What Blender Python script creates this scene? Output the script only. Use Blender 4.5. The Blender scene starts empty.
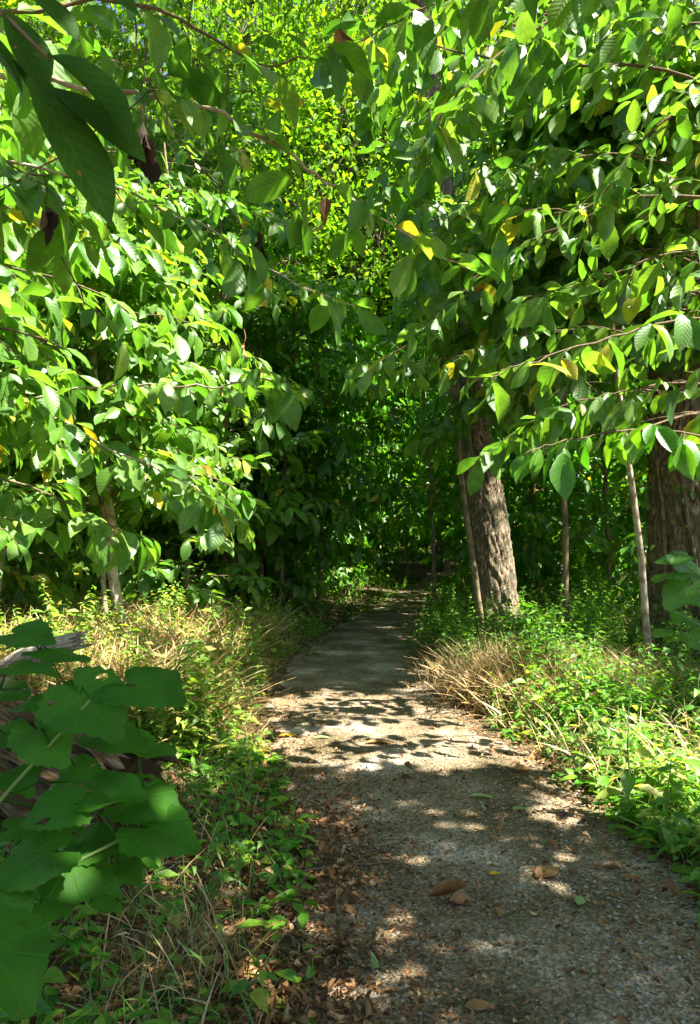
import bpy, math, random
import numpy as np
from mathutils import Vector, noise as mn
random.seed(7)
rng = np.random.default_rng(7)
R = math.radians
sc = bpy.context.scene
COL = sc.collection

# ------------------------------------------------------------------ frame
CAM_Z = 1.5
F = 740.0
HOR = 540.0
def A(px, py, Y):
    """a point seen at that pixel, Y metres ahead"""
    return np.array([(px-350)/F*Y, Y, CAM_Z-(py-HOR)/F*Y])
def G(px, py):
    Y = CAM_Z*F/(py-HOR)
    return np.array([(px-350)/F*Y, Y])
SUN_EL, SUN_AZ = 57.0, -20.0            # azimuth measured from +X towards +Y
SUN = np.array([math.cos(R(SUN_EL))*math.cos(R(SUN_AZ)), math.cos(R(SUN_EL))*math.sin(R(SUN_AZ)), math.sin(R(SUN_EL))])
SXY = SUN[:2]/SUN[2]

# ------------------------------------------------------------------ path outline (metres)
PY = np.array([-8, 0, 2.3, 3.08, 4.27, 5.55, 6.94, 9.25, 12.3, 18.5, 24.7, 33.6, 38, 44, 60])
PL = np.array([-.05, -.08, -.12, -.17, -.33, -.58, -.72, -.68, -.30, .82, 2.2, 3.6, 5.4, 9.0, 20])
PR = np.array([1.6, 1.5, 1.42, 1.48, 1.36, 1.10, .84, .78, 1.05, 2.1, 3.5, 5.5, 8.0, 12.5, 24])
def pedge(y):
    return np.interp(y, PY, PL), np.interp(y, PY, PR)
def offpath(x, y):
    """signed distance outside the path edge (negative = on the path)"""
    l, r = pedge(y)
    return np.maximum(l-x, x-r)
def gz1(x, y):
    l, r = pedge(y)
    d = max(l-x, x-r)
    if d <= .12: return 0.0
    k = min(1, (d-.12)/.7)
    s = k*(.05+.05*mn.noise((x*.9, y*.9, 3.1)) + .03*mn.noise((x*2.7, y*2.7, 8.1)))
    if x < l: s += .16*min(1, max(0, (d-.3)/2.2))
    return s
def gz(x, y):
    return np.array([gz1(a, b) for a, b in zip(np.atleast_1d(x), np.atleast_1d(y))])

# ------------------------------------------------------------------ mesh building
class Geo:
    def __init__(s): s.v=[]; s.f=[]; s.uv=[]; s.m=[]; s.n=0
    def add(s, verts, faces, uvs=None, mat=0):
        """verts (N,3); faces (M,4) int, tri = last index -1; uvs (N,2) per vertex"""
        if len(verts) == 0: return
        s.v.append(np.asarray(verts, float)); f = np.asarray(faces, int)
        s.f.append(np.where(f >= 0, f+s.n, -1)); s.n += len(verts)
        s.uv.append(np.zeros((len(verts),2)) if uvs is None else np.asarray(uvs, float))
        s.m.append(np.full(len(f), mat))
    def build(s, name, mats, parent=None, smooth=True):
        me = bpy.data.meshes.new(name)
        if s.v:
            V=np.concatenate(s.v); Fc=np.concatenate(s.f); UV=np.concatenate(s.uv); M=np.concatenate(s.m)
            tri = Fc[:,3] < 0
            tot = np.where(tri, 3, 4)
            li = Fc.reshape(-1); li = li[li >= 0]
            start = np.concatenate([[0], np.cumsum(tot)[:-1]])
            me.vertices.add(len(V)); me.vertices.foreach_set('co', V.astype(np.float32).ravel())
            me.loops.add(len(li)); me.loops.foreach_set('vertex_index', li.astype(np.int32))
            me.polygons.add(len(Fc)); me.polygons.foreach_set('loop_start', start.astype(np.int32))
            me.polygons.foreach_set('loop_total', tot.astype(np.int32))
            me.polygons.foreach_set('material_index', M.astype(np.int32))
            me.polygons.foreach_set('use_smooth', np.full(len(Fc), smooth))
            u = me.uv_layers.new(name='UVMap'); u.data.foreach_set('uv', UV[li].astype(np.float32).ravel())
            me.update(calc_edges=True); me.validate()
        for m in (mats if isinstance(mats, (list,tuple)) else [mats]): me.materials.append(m)
        o = bpy.data.objects.new(name, me); COL.objects.link(o)
        if parent: o.parent = parent
        return o
def tag(o, label=None, cat=None, group=None, kind=None):
    if label: o['label']=label
    if cat: o['category']=cat
    if group: o['group']=group
    if kind: o['kind']=kind
    return o
def empty(name, loc=(0,0,0), **k):
    o = bpy.data.objects.new(name, None); COL.objects.link(o); o.location = loc; o.empty_display_size=.1
    return tag(o, **k)
def nz(a): return a/np.maximum(np.linalg.norm(a, axis=-1, keepdims=True), 1e-9)

def tube(g, pts, rad, sides=6, mat=0, cap=True, rough=0, useed=0):
    pts = np.asarray(pts, float); n=len(pts); rad=np.broadcast_to(np.asarray(rad,float),(n,))
    T = nz(np.gradient(pts, axis=0))
    ref = np.array([0,0,1.]) if abs(T[0][2])<.8 else np.array([1.,0,0])
    X = nz(np.cross(T, ref)); Yv = np.cross(T, X)
    a = np.linspace(0, 2*math.pi, sides, endpoint=False)
    ring = X[:,None,:]*np.cos(a)[None,:,None]+Yv[:,None,:]*np.sin(a)[None,:,None]
    rr = rad[:,None]*np.ones(sides)[None,:]
    if rough: rr = rr*(1+rough*rng.normal(size=rr.shape))
    V = (pts[:,None,:]+ring*rr[:,:,None]).reshape(-1,3)
    i = np.arange(n-1)[:,None]*sides; j=np.arange(sides)[None,:]; k=(j+1)%sides
    Fq = np.stack([i+j, i+k, i+sides+k, i+sides+j], -1).reshape(-1,4)
    L = np.concatenate([[0],np.cumsum(np.linalg.norm(np.diff(pts,axis=0),axis=1))])
    UV = np.stack([np.tile(np.arange(sides)/sides,n), np.repeat(L,sides)],-1)
    if cap:
        V = np.vstack([V, pts[-1:]+T[-1:]*rad[-1]*.5]); c=len(V)-1
        b=(n-1)*sides
        Fq = np.vstack([Fq, [[b+q, b+(q+1)%sides, c, -1] for q in range(sides)]])
        UV = np.vstack([UV, [[.5, L[-1]]]])
    g.add(V, Fq, UV, mat)

# ------------------------------------------------------------------ leaf shapes (base at 0, along +Y, face +Z, length 1)
def leaf_shape(ts, ws, fold=.10, droop=.18, wave=.0, twist=0.0):
    V=[];UV=[];Fc=[]
    n=len(ts)
    for t,w in zip(ts,ws):
        z=-droop*t*t
        tw=twist*t
        for s in (-1,0,1):
            x=s*w; zz=z+abs(s)*fold*w*2+ (wave*math.sin(t*11+s*1.5) if s else 0)
            V.append((x*math.cos(tw)-0*math.sin(tw), t-.06*abs(s)*w, zz+x*math.sin(tw))); UV.append((.5+s*.5*w/max(ws),t))
    for i in range(n-1):
        for s in (0,1):
            a=i*3+s; Fc.append((a,a+1,a+4,a+3))
    return np.array(V),np.array(Fc),np.array(UV)
PAW_T=[0,.10,.30,.52,.70,.86,1.0]; PAW_W=[.010,.095,.190,.258,.255,.155,.006]
PAW = [leaf_shape(PAW_T,PAW_W,.16,.16,.012), leaf_shape(PAW_T,PAW_W,.26,.34,.018,.35), leaf_shape(PAW_T,[w*.9 for w in PAW_W],.34,.08,.010,-.3),
       leaf_shape(PAW_T,[w*1.08 for w in PAW_W],.10,.48,.02,.1)]
MED = [leaf_shape([0,.25,.6,1],[.02,.14,.21,.01],.2,.2), leaf_shape([0,.25,.6,1],[.02,.13,.19,.01],.3,.42,0,.4)]
LOW = [leaf_shape([0,.55,1],[.03,.24,.01],.22,.25), leaf_shape([0,.5,1],[.03,.22,.01],.1,.1)]
OVAL= [leaf_shape([0,.12,.35,.65,1],[.02,.19,.28,.20,.01],.16,.22), leaf_shape([0,.12,.35,.65,1],[.02,.17,.26,.2,.01],.28,.34,0,.3)]
BLADE=[leaf_shape([0,.25,.5,.7,.88,1],[.009,.011,.011,.009,.005,.001],.3,.5), leaf_shape([0,.25,.5,.7,.88,1],[.010,.012,.011,.009,.005,.001],.2,1.1,0,.6),leaf_shape([0,.25,.5,.7,.88,1],[.009,.013,.010,.008,.005,.001],.2,.25,0,.2),leaf_shape([0,.25,.5,.7,.88,1],[.009,.013,.013,.012,.006,.001],.2,.75,.012,1.4)]
THINB=[(V*np.array([.5,1,1]),Fc,UV) for V,Fc,UV in BLADE]
CURL= [leaf_shape([0,.25,.55,.8,1],[.02,.18,.25,.16,.01],.75,-.35,.03,.6), leaf_shape([0,.25,.55,.8,1],[.02,.16,.22,.14,.01],.4,.5,.04,-.7), leaf_shape([0,.3,.65,1],[.02,.2,.22,.01],-.5,-.25,.02,.2)]

def put(g, shapes, pos, d, nh, size, mat=0):
    """many leaves at once: positions, directions, normal hints, sizes"""
    pos=np.atleast_2d(pos)
    if len(pos)==0: return
    d=nz(np.atleast_2d(d)); nh=np.atleast_2d(nh)
    n=nz(nh-(nh*d).sum(1,keepdims=True)*d); x=np.cross(d,n)
    size=np.broadcast_to(np.asarray(size,float),(len(pos),))
    which=rng.integers(0,len(shapes),len(pos))
    for k,(V,Fc,UV) in enumerate(shapes):
        s=np.where(which==k)[0]
        if not len(s): continue
        P=pos[s][:,None,:]+size[s][:,None,None]*(V[None,:,0:1]*x[s][:,None,:]+V[None,:,1:2]*d[s][:,None,:]+V[None,:,2:3]*n[s][:,None,:])
        ff=(Fc[None]+(np.arange(len(s))*len(V))[:,None,None]).reshape(-1,4)
        g.add(P.reshape(-1,3), ff, np.tile(UV,(len(s),1)), mat)

# ------------------------------------------------------------------ materials
def nodes(name):
    m=bpy.data.materials.new(name); m.use_nodes=True; nt=m.node_tree; nt.nodes.clear()
    out=nt.nodes.new('ShaderNodeOutputMaterial'); return m,nt,out
def N(nt,t,**k):
    n=nt.nodes.new(t)
    for a,b in k.items(): setattr(n,a,b)
    return n
def ramp(nt, stops, interp='LINEAR'):
    r=N(nt,'ShaderNodeValToRGB'); r.color_ramp.interpolation=interp
    e=r.color_ramp.elements
    while len(e)<len(stops): e.new(.5)
    for q,(p,c) in zip(e,stops): q.position=p; q.color=(*c,1)
    return r
def leaf_mat(name, stops, trans=.45, rough=.43, spec=.58, tmul=(1.95,2.0,.7), veins=9, bump=.11, palmate=False):
    m,nt,out=nodes(name); L=nt.links.new
    geo=N(nt,'ShaderNodeNewGeometry'); r=ramp(nt,stops); L(geo.outputs['Random Per Island'],r.inputs[0])
    uv=N(nt,'ShaderNodeTexCoord'); sep=N(nt,'ShaderNodeSeparateXYZ'); L(uv.outputs['UV'],sep.inputs[0])
    su=N(nt,'ShaderNodeMath',operation='SUBTRACT'); L(sep.outputs[0],su.inputs[0]); su.inputs[1].default_value=.5
    ab=N(nt,'ShaderNodeMath',operation='ABSOLUTE'); L(su.outputs[0],ab.inputs[0])
    m1=N(nt,'ShaderNodeMath',operation='MULTIPLY_ADD'); L(ab.outputs[0],m1.inputs[0]); m1.inputs[1].default_value=-.55; L(sep.outputs[1],m1.inputs[2])
    m2=N(nt,'ShaderNodeMath',operation='MULTIPLY'); L(m1.outputs[0],m2.inputs[0]); m2.inputs[1].default_value=veins*2*math.pi
    sn=N(nt,'ShaderNodeMath',operation='SINE'); L(m2.outputs[0],sn.inputs[0])
    vein=N(nt,'ShaderNodeMath',operation='GREATER_THAN'); L(sn.outputs[0],vein.inputs[0]); vein.inputs[1].default_value=.93
    if palmate:
        yy=N(nt,'ShaderNodeMath',operation='SUBTRACT'); L(sep.outputs[1],yy.inputs[0]); yy.inputs[1].default_value=.12
        an=N(nt,'ShaderNodeMath',operation='ARCTAN2'); L(su.outputs[0],an.inputs[0]); L(yy.outputs[0],an.inputs[1])
        k5=N(nt,'ShaderNodeMath',operation='MULTIPLY'); L(an.outputs[0],k5.inputs[0]); k5.inputs[1].default_value=4.2
        s5=N(nt,'ShaderNodeMath',operation='SINE'); L(k5.outputs[0],s5.inputs[0]); a5=N(nt,'ShaderNodeMath',operation='ABSOLUTE'); L(s5.outputs[0],a5.inputs[0])
        cb=N(nt,'ShaderNodeCombineXYZ'); L(su.outputs[0],cb.inputs[0]); L(yy.outputs[0],cb.inputs[1]); ln=N(nt,'ShaderNodeVectorMath',operation='LENGTH'); L(cb.outputs[0],ln.inputs[0])
        pr=N(nt,'ShaderNodeMath',operation='MULTIPLY'); L(a5.outputs[0],pr.inputs[0]); L(ln.outputs['Value'],pr.inputs[1])
        vein=N(nt,'ShaderNodeMath',operation='LESS_THAN'); L(pr.outputs[0],vein.inputs[0]); vein.inputs[1].default_value=.022
    mid=N(nt,'ShaderNodeMath',operation='LESS_THAN'); L(ab.outputs[0],mid.inputs[0]); mid.inputs[1].default_value=.022 if not palmate else .004
    mx=N(nt,'ShaderNodeMath',operation='MAXIMUM'); L(vein.outputs[0],mx.inputs[0]); L(mid.outputs[0],mx.inputs[1])
    noi=N(nt,'ShaderNodeTexNoise'); noi.inputs['Scale'].default_value=14; L(uv.outputs['Object'],noi.inputs['Vector'])
    hv=N(nt,'ShaderNodeHueSaturation'); mr=N(nt,'ShaderNodeMapRange'); L(noi.outputs[0],mr.inputs[0]); mr.inputs[1].default_value=.3; mr.inputs[2].default_value=.7; mr.inputs[3].default_value=.75; mr.inputs[4].default_value=1.2
    L(mr.outputs[0],hv.inputs['Value']); L(r.outputs[0],hv.inputs['Color'])
    mc=N(nt,'ShaderNodeMix',data_type='RGBA'); mc.blend_type='MIX'
    vm=N(nt,'ShaderNodeMath',operation='MULTIPLY'); L(mx.outputs[0],vm.inputs[0]); vm.inputs[1].default_value=.35
    L(vm.outputs[0],mc.inputs[0]); L(hv.outputs[0],mc.inputs[6]); 
    lg=N(nt,'ShaderNodeMix',data_type='RGBA'); lg.blend_type='MULTIPLY'; lg.inputs[0].default_value=1; L(hv.outputs[0],lg.inputs[6]); lg.inputs[7].default_value=(2.0,1.8,1.8,1)
    L(lg.outputs[2],mc.inputs[7])
    nb_=N(nt,'ShaderNodeTexNoise'); nb_.inputs['Scale'].default_value=38; nb_.inputs['Detail'].default_value=3; L(uv.outputs['Object'],nb_.inputs['Vector'])
    bl=N(nt,'ShaderNodeMapRange'); L(nb_.outputs[0],bl.inputs[0]); bl.inputs[1].default_value=.70; bl.inputs[2].default_value=.74
    mb=N(nt,'ShaderNodeMix',data_type='RGBA'); L(bl.outputs[0],mb.inputs[0]); L(mc.outputs[2],mb.inputs[6]); mb.inputs[7].default_value=(.20,.12,.035,1); mc=mb
    p=N(nt,'ShaderNodeBsdfPrincipled'); p.inputs['Roughness'].default_value=rough; p.inputs['Specular IOR Level'].default_value=spec
    L(mc.outputs[2],p.inputs['Base Color'])
    bp=N(nt,'ShaderNodeBump'); bp.inputs['Strength'].default_value=bump; bp.inputs['Distance'].default_value=.004
    if palmate:
        bp.inputs['Strength'].default_value=.22; bp.inputs['Distance'].default_value=.006
        mh=N(nt,'ShaderNodeMapRange'); L(pr.outputs[0],mh.inputs[0]); mh.inputs[2].default_value=.10
        n9=N(nt,'ShaderNodeTexNoise'); n9.inputs['Scale'].default_value=60; L(uv.outputs['Object'],n9.inputs['Vector'])
        ah=N(nt,'ShaderNodeMath',operation='ADD'); L(mh.outputs[0],ah.inputs[0]); L(n9.outputs[0],ah.inputs[1]); L(ah.outputs[0],bp.inputs['Height'])
    else: L(sn.outputs[0],bp.inputs['Height'])
    L(bp.outputs[0],p.inputs['Normal'])
    tr=N(nt,'ShaderNodeBsdfTranslucent'); tm=N(nt,'ShaderNodeMix',data_type='RGBA'); tm.blend_type='MULTIPLY'; tm.inputs[0].default_value=1
    L(mc.outputs[2],tm.inputs[6]); tm.inputs[7].default_value=(*tmul,1); L(tm.outputs[2],tr.inputs[0])
    ms=N(nt,'ShaderNodeMixShader'); ms.inputs[0].default_value=trans
    L(p.outputs[0],ms.inputs[1]); L(tr.outputs[0],ms.inputs[2]); L(ms.outputs[0],out.inputs[0])
    return m
def rough_mat(name, stops, scale=(8,8,2), rough=.9, bump=.6, dist=.02, island=False, detail=8, coord='Object', mottle=None, spec=.2):
    m,nt,out=nodes(name); L=nt.links.new
    tc=N(nt,'ShaderNodeTexCoord'); mp=N(nt,'ShaderNodeMapping'); mp.inputs['Scale'].default_value=scale; L(tc.outputs[coord],mp.inputs[0])
    noi=N(nt,'ShaderNodeTexNoise'); noi.inputs['Scale'].default_value=1; noi.inputs['Detail'].default_value=detail; noi.inputs['Roughness'].default_value=.65; L(mp.outputs[0],noi.inputs['Vector'])
    r=ramp(nt,stops)
    if island:
        geo=N(nt,'ShaderNodeNewGeometry'); a=N(nt,'ShaderNodeMath',operation='MULTIPLY_ADD'); L(geo.outputs['Random Per Island'],a.inputs[0]); a.inputs[1].default_value=.8
        b=N(nt,'ShaderNodeMath',operation='MULTIPLY'); L(noi.outputs[0],b.inputs[0]); b.inputs[1].default_value=.25; L(b.outputs[0],a.inputs[2]); L(a.outputs[0],r.inputs[0])
    else: L(noi.outputs[0],r.inputs[0])
    colout=r.outputs[0]
    if mottle:
        n2=N(nt,'ShaderNodeTexNoise'); n2.inputs['Scale'].default_value=mottle[0]; n2.inputs['Detail'].default_value=5; L(tc.outputs[coord],n2.inputs['Vector'])
        mr=N(nt,'ShaderNodeMapRange'); L(n2.outputs[0],mr.inputs[0]); mr.inputs[1].default_value=.48; mr.inputs[2].default_value=.62
        mx=N(nt,'ShaderNodeMix',data_type='RGBA'); L(mr.outputs[0],mx.inputs[0]); L(colout,mx.inputs[6]); mx.inputs[7].default_value=(*mottle[1],1); colout=mx.outputs[2]
    p=N(nt,'ShaderNodeBsdfPrincipled'); p.inputs['Roughness'].default_value=rough; p.inputs['Specular IOR Level'].default_value=spec
    L(colout,p.inputs['Base Color'])
    bp=N(nt,'ShaderNodeBump'); bp.inputs['Strength'].default_value=bump; bp.inputs['Distance'].default_value=dist; L(noi.outputs[0],bp.inputs['Height']); L(bp.outputs[0],p.inputs['Normal'])
    L(p.outputs[0],out.inputs[0]); return m

M={}
gy=(.36,.30,.02); go=(.42,.16,.03)
M['paw']=leaf_mat('pawpaw_leaf',[(0,(.05,.140,.018)),(.45,(.085,.195,.024)),(.93,(.14,.25,.035)),(.955,(.17,.27,.035)),(.990,gy),(.997,gy),(1,go)])
M['pawd']=leaf_mat('deep_leaf',[(0,(.04,.145,.010)),(.5,(.065,.20,.012)),(.97,(.12,.26,.014)),(.99,gy)],trans=.42)
M['wood_leaf']=leaf_mat('canopy_leaf',[(0,(.06,.16,.010)),(.5,(.10,.22,.012)),(1,(.19,.31,.016))],trans=.5,rough=.55,spec=.2,veins=5,bump=.1)
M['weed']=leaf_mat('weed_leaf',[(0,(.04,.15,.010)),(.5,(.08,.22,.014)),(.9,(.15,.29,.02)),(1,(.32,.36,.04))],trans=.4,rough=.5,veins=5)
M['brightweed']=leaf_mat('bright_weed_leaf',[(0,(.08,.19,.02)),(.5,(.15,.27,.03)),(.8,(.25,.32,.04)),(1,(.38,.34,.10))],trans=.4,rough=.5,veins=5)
M['dark']=leaf_mat('shade_darkened_leaf',[(0,(.028,.085,.008)),(1,(.04,.11,.010))],trans=.25,rough=.6,veins=10,spec=.12,bump=.10)  # leaf green darkened to carry the shade on the close spray
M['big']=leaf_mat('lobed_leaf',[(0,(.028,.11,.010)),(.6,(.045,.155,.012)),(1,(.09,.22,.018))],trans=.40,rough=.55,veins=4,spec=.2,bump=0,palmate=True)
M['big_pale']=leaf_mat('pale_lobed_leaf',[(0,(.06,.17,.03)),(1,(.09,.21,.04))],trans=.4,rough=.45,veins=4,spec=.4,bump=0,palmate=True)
M['grass']=leaf_mat('grass_blade',[(0,(.05,.15,.02)),(.6,(.10,.22,.03)),(1,(.20,.25,.05))],trans=.3,rough=.5,veins=0,bump=0)
M['straw']=leaf_mat('dry_straw',[(0,(.26,.17,.06)),(.5,(.45,.32,.14)),(1,(.62,.49,.28))],trans=.25,rough=.6,tmul=(1.2,1.1,.9),veins=0,bump=0,spec=.3)
M['litter']=leaf_mat('dead_leaf',[(0,(.08,.04,.014)),(.4,(.22,.11,.04)),(.8,(.38,.20,.08)),(1,(.46,.31,.16))],trans=.15,rough=.7,tmul=(1.2,1,.8),veins=6,spec=.25)
M['yellow']=leaf_mat('yellow_leaf',[(0,(.62,.40,.02)),(1,(.66,.42,.03))],trans=.3,rough=.6,tmul=(1.3,1.1,.6),veins=6)
M['palegreen']=leaf_mat('fallen_green_leaf',[(0,(.22,.34,.10)),(1,(.28,.38,.12))],trans=.3,rough=.6,tmul=(1.2,1.2,.6),veins=6)
M['char']=leaf_mat('withered_leaf',[(0,(.015,.012,.008)),(.7,(.035,.025,.016)),(1,(.10,.055,.03))],trans=.08,rough=.8,tmul=(1.2,1,.8),veins=4,spec=.2)
M['bark']=rough_mat('ridged_bark',[(.36,(.045,.032,.018)),(.5,(.20,.15,.09)),(.64,(.46,.37,.26))],scale=(34,34,12),bump=1,dist=.04,mottle=(7,(.13,.12,.07)))
M['barkr']=rough_mat('brown_bark',[(.36,(.04,.03,.016)),(.5,(.16,.12,.07)),(.64,(.34,.28,.18))],scale=(30,30,9),bump=1,dist=.04,mottle=(5,(.11,.09,.05)))
M['sap']=rough_mat('sapling_bark',[(.3,(.12,.085,.045)),(.55,(.24,.18,.10)),(.8,(.36,.29,.19))],scale=(30,30,8),bump=.4,dist=.006,mottle=(9,(.10,.09,.05)))
M['pale']=rough_mat('pale_bark',[(.3,(.26,.21,.14)),(.55,(.42,.36,.27)),(.8,(.55,.50,.42))],scale=(30,30,8),bump=.4,dist=.006,mottle=(11,(.22,.17,.10)))
M['twig']=rough_mat('twig',[(.3,(.08,.055,.03)),(.7,(.20,.15,.09))],scale=(40,40,10),bump=.2,dist=.003)
M['stemg']=rough_mat('green_stem',[(.3,(.10,.17,.04)),(.7,(.17,.25,.06))],scale=(30,30,8),bump=.1,dist=.002,rough=.6)
M['log']=rough_mat('rotten_wood',[(.34,(.04,.022,.008)),(.5,(.22,.14,.06)),(.66,(.48,.35,.19))],scale=(46,5,1),coord='UV',bump=1,dist=.06,mottle=(4,(.15,.09,.035)))
M['vine']=M['pawd']

def ground_mat():
    m,nt,out=nodes('forest_floor'); L=nt.links.new
    tc=N(nt,'ShaderNodeTexCoord')
    n1=N(nt,'ShaderNodeTexNoise'); n1.inputs['Scale'].default_value=3; n1.inputs['Detail'].default_value=10; n1.inputs['Roughness'].default_value=.7; L(tc.outputs['Object'],n1.inputs['Vector'])
    r=ramp(nt,[(.3,(.035,.028,.014)),(.5,(.085,.062,.032)),(.7,(.16,.115,.06))]); L(n1.outputs[0],r.inputs[0])
    v=N(nt,'ShaderNodeTexVoronoi'); v.inputs['Scale'].default_value=22; L(tc.outputs['Object'],v.inputs['Vector'])
    mx=N(nt,'ShaderNodeMix',data_type='RGBA'); mx.blend_type='OVERLAY'; mx.inputs[0].default_value=.5; L(r.outputs[0],mx.inputs[6]); 
    hs=N(nt,'ShaderNodeHueSaturation'); hs.inputs['Saturation'].default_value=.3; L(v.outputs['Color'],hs.inputs['Color']); L(hs.outputs[0],mx.inputs[7])
    p=N(nt,'ShaderNodeBsdfPrincipled'); p.inputs['Roughness'].default_value=.95; p.inputs['Specular IOR Level'].default_value=.1; L(mx.outputs[2],p.inputs['Base Color'])
    b=N(nt,'ShaderNodeBump'); b.inputs['Strength'].default_value=.8; b.inputs['Distance'].default_value=.03; L(v.outputs['Distance'],b.inputs['Height']); L(b.outputs[0],p.inputs['Normal'])
    L(p.outputs[0],out.inputs[0]); return m
def path_mat():
    m,nt,out=nodes('gravel_path'); L=nt.links.new
    tc=N(nt,'ShaderNodeTexCoord')
    n1=N(nt,'ShaderNodeTexNoise'); n1.inputs['Scale'].default_value=1.6; n1.inputs['Detail'].default_value=8; n1.inputs['Roughness'].default_value=.6; L(tc.outputs['Object'],n1.inputs['Vector'])
    r=ramp(nt,[(.35,(.10,.075,.035)),(.53,(.22,.17,.105)),(.68,(.47,.38,.29))]); L(n1.outputs[0],r.inputs[0])
    v=N(nt,'ShaderNodeTexVoronoi'); v.inputs['Scale'].default_value=75; L(tc.outputs['Object'],v.inputs['Vector'])
    bw=N(nt,'ShaderNodeSeparateColor'); L(v.outputs['Color'],bw.inputs[0])
    mr=N(nt,'ShaderNodeMapRange'); mr.inputs[3].default_value=.6; mr.inputs[4].default_value=1.4; L(bw.outputs[0],mr.inputs[0])
    n3=N(nt,'ShaderNodeTexNoise'); n3.inputs['Scale'].default_value=55; n3.inputs['Detail'].default_value=6; L(tc.outputs['Object'],n3.inputs['Vector'])
    m2=N(nt,'ShaderNodeMapRange'); m2.inputs[1].default_value=.35; m2.inputs[2].default_value=.65; m2.inputs[3].default_value=.7; m2.inputs[4].default_value=1.25; L(n3.outputs[0],m2.inputs[0])
    mu=N(nt,'ShaderNodeMath',operation='MULTIPLY'); L(mr.outputs[0],mu.inputs[0]); L(m2.outputs[0],mu.inputs[1])
    hv=N(nt,'ShaderNodeHueSaturation'); L(mu.outputs[0],hv.inputs['Value']); L(r.outputs[0],hv.inputs['Color'])
    p=N(nt,'ShaderNodeBsdfPrincipled'); p.inputs['Roughness'].default_value=.92; p.inputs['Specular IOR Level'].default_value=.2; L(hv.outputs[0],p.inputs['Base Color'])
    ad=N(nt,'ShaderNodeMath',operation='ADD'); L(v.outputs['Distance'],ad.inputs[0]); L(n3.outputs[0],ad.inputs[1])
    b=N(nt,'ShaderNodeBump'); b.inputs['Strength'].default_value=.9; b.inputs['Distance'].default_value=.012; L(ad.outputs[0],b.inputs['Height']); L(b.outputs[0],p.inputs['Normal'])
    L(p.outputs[0],out.inputs[0]); return m
M['ground']=ground_mat(); M['path']=path_mat()
M['stone']=rough_mat('pebble',[(0,(.09,.08,.055)),(.5,(.21,.185,.14)),(1,(.42,.38,.31))],scale=(60,60,60),bump=.2,dist=.003,island=True)
M['chip']=rough_mat('wood_chip',[(0,(.07,.045,.025)),(.5,(.20,.13,.07)),(1,(.36,.26,.16))],scale=(60,60,60),bump=.2,dist=.003,island=True)

# ------------------------------------------------------------------ places chosen to be sunlit (gaps are cut into the crowns for them)
LIT=[(-5.5,-.7,4.9,11.5,0,6.5,.97),(-.75,1.15,4.8,7.2,0,.3,.995),(1.5,2.6,3.6,5.2,0,1.0,.85),(.8,2.3,6.6,8.6,0,.8,.9),(.3,4.6,4.5,9.5,3.2,8,.75),
     (2.2,3.0,10.4,11.6,.1,.9,.97),(2.15,2.9,10.4,11.6,.9,1.7,.9),(2.0,2.7,10.4,11.6,2.0,2.4,.7),(-3,.5,3.0,5.5,2.6,6,.85)]
def lit_cull(P):
    """True where a leaf at P would shade a place chosen to be sunlit"""
    P=np.atleast_2d(P); cut=np.zeros(len(P),bool)
    for (x0,x1,y0,y1,z0,z1,p) in LIT:
        for z in np.linspace(z0,z1,5 if z1>1 else 2):
            q=P[:,:2]-SXY*(P[:,2:3]-z)
            h=(q[:,0]>x0)&(q[:,0]<x1)&(q[:,1]>y0)&(q[:,1]<y1)&(P[:,2]>z1+.4)
            cut|=h&(mnoise(q,1.7,p))
    return cut
def mnoise(q,s,p):
    # clumpy random field, true for a share p of places
    a=np.sin(q[:,0]*s*2.1+1.3*np.sin(q[:,1]*s*1.7+.5))+np.sin(q[:,1]*s*2.6+1.1*np.sin(q[:,0]*s*2.9))+.9*np.sin(q[:,0]*s*5.3+q[:,1]*s*4.1)
    return a < np.interp(p,[0,.5,.75,.85,.93,1],[-3,0,1.0,1.45,1.9,3])

# ------------------------------------------------------------------ branching
class Leaves:
    def __init__(s): s.p=[];s.d=[];s.n=[];s.s=[]
    def twig(s, pts, size=.22, step=.085, start=.15, drop=.7):
        """leaves set alternately along a twig, tips hanging"""
        seg=np.linalg.norm(np.diff(pts,axis=0),axis=1); L=np.concatenate([[0],np.cumsum(seg)]); tot=L[-1]
        if tot<.02: return
        t=np.arange(tot*start, tot, step*random.uniform(.85,1.15)); t=np.append(t,tot)
        P=np.stack([np.interp(t,L,pts[:,k]) for k in range(3)],-1)
        T=nz(np.stack([np.interp(t,L,np.gradient(pts,axis=0)[:,k]) for k in range(3)],-1))
        side=nz(np.cross(T,[0,0,1.])+1e-6); sg=np.where(np.arange(len(t))%2==0,1,-1)[:,None]
        sg=np.where(np.arange(len(t))[:,None]==len(t)-1, .15*sg, sg)
        dr=rng.uniform(-.1,1.15,len(t))[:,None]*drop
        d=T*rng.uniform(.35,.9,len(t))[:,None]+side*sg*.8+np.array([0,0,-1.])*dr+rng.normal(0,.30,(len(t),3))
        n=np.array([0,0,1.])+T*.25+SUN*.35+rng.normal(0,.5,(len(t),3))
        s.p.append(P); s.d.append(d); s.n.append(n)
        s.s.append(size*rng.uniform(.38,1.22,len(t))*np.interp(t/tot,[0,.5,1],[.75,1,1.05]))
    def arrays(s):
        if not s.p: return (np.zeros((0,3)),)*3+(np.zeros(0),)
        return np.concatenate(s.p),np.concatenate(s.d),np.concatenate(s.n),np.concatenate(s.s)
def curve(p0, d0, length, n=6, grav=.25, wob=.12):
    p=np.array(p0,float); d=nz(np.array(d0,float)); out=[p.copy()]
    for i in range(n):
        d=nz(d+np.array([0,0,-grav/n])+rng.normal(0,wob,3)/math.sqrt(n)*.8); p=p+d*length/n; out.append(p.copy())
    return np.array(out)
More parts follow.
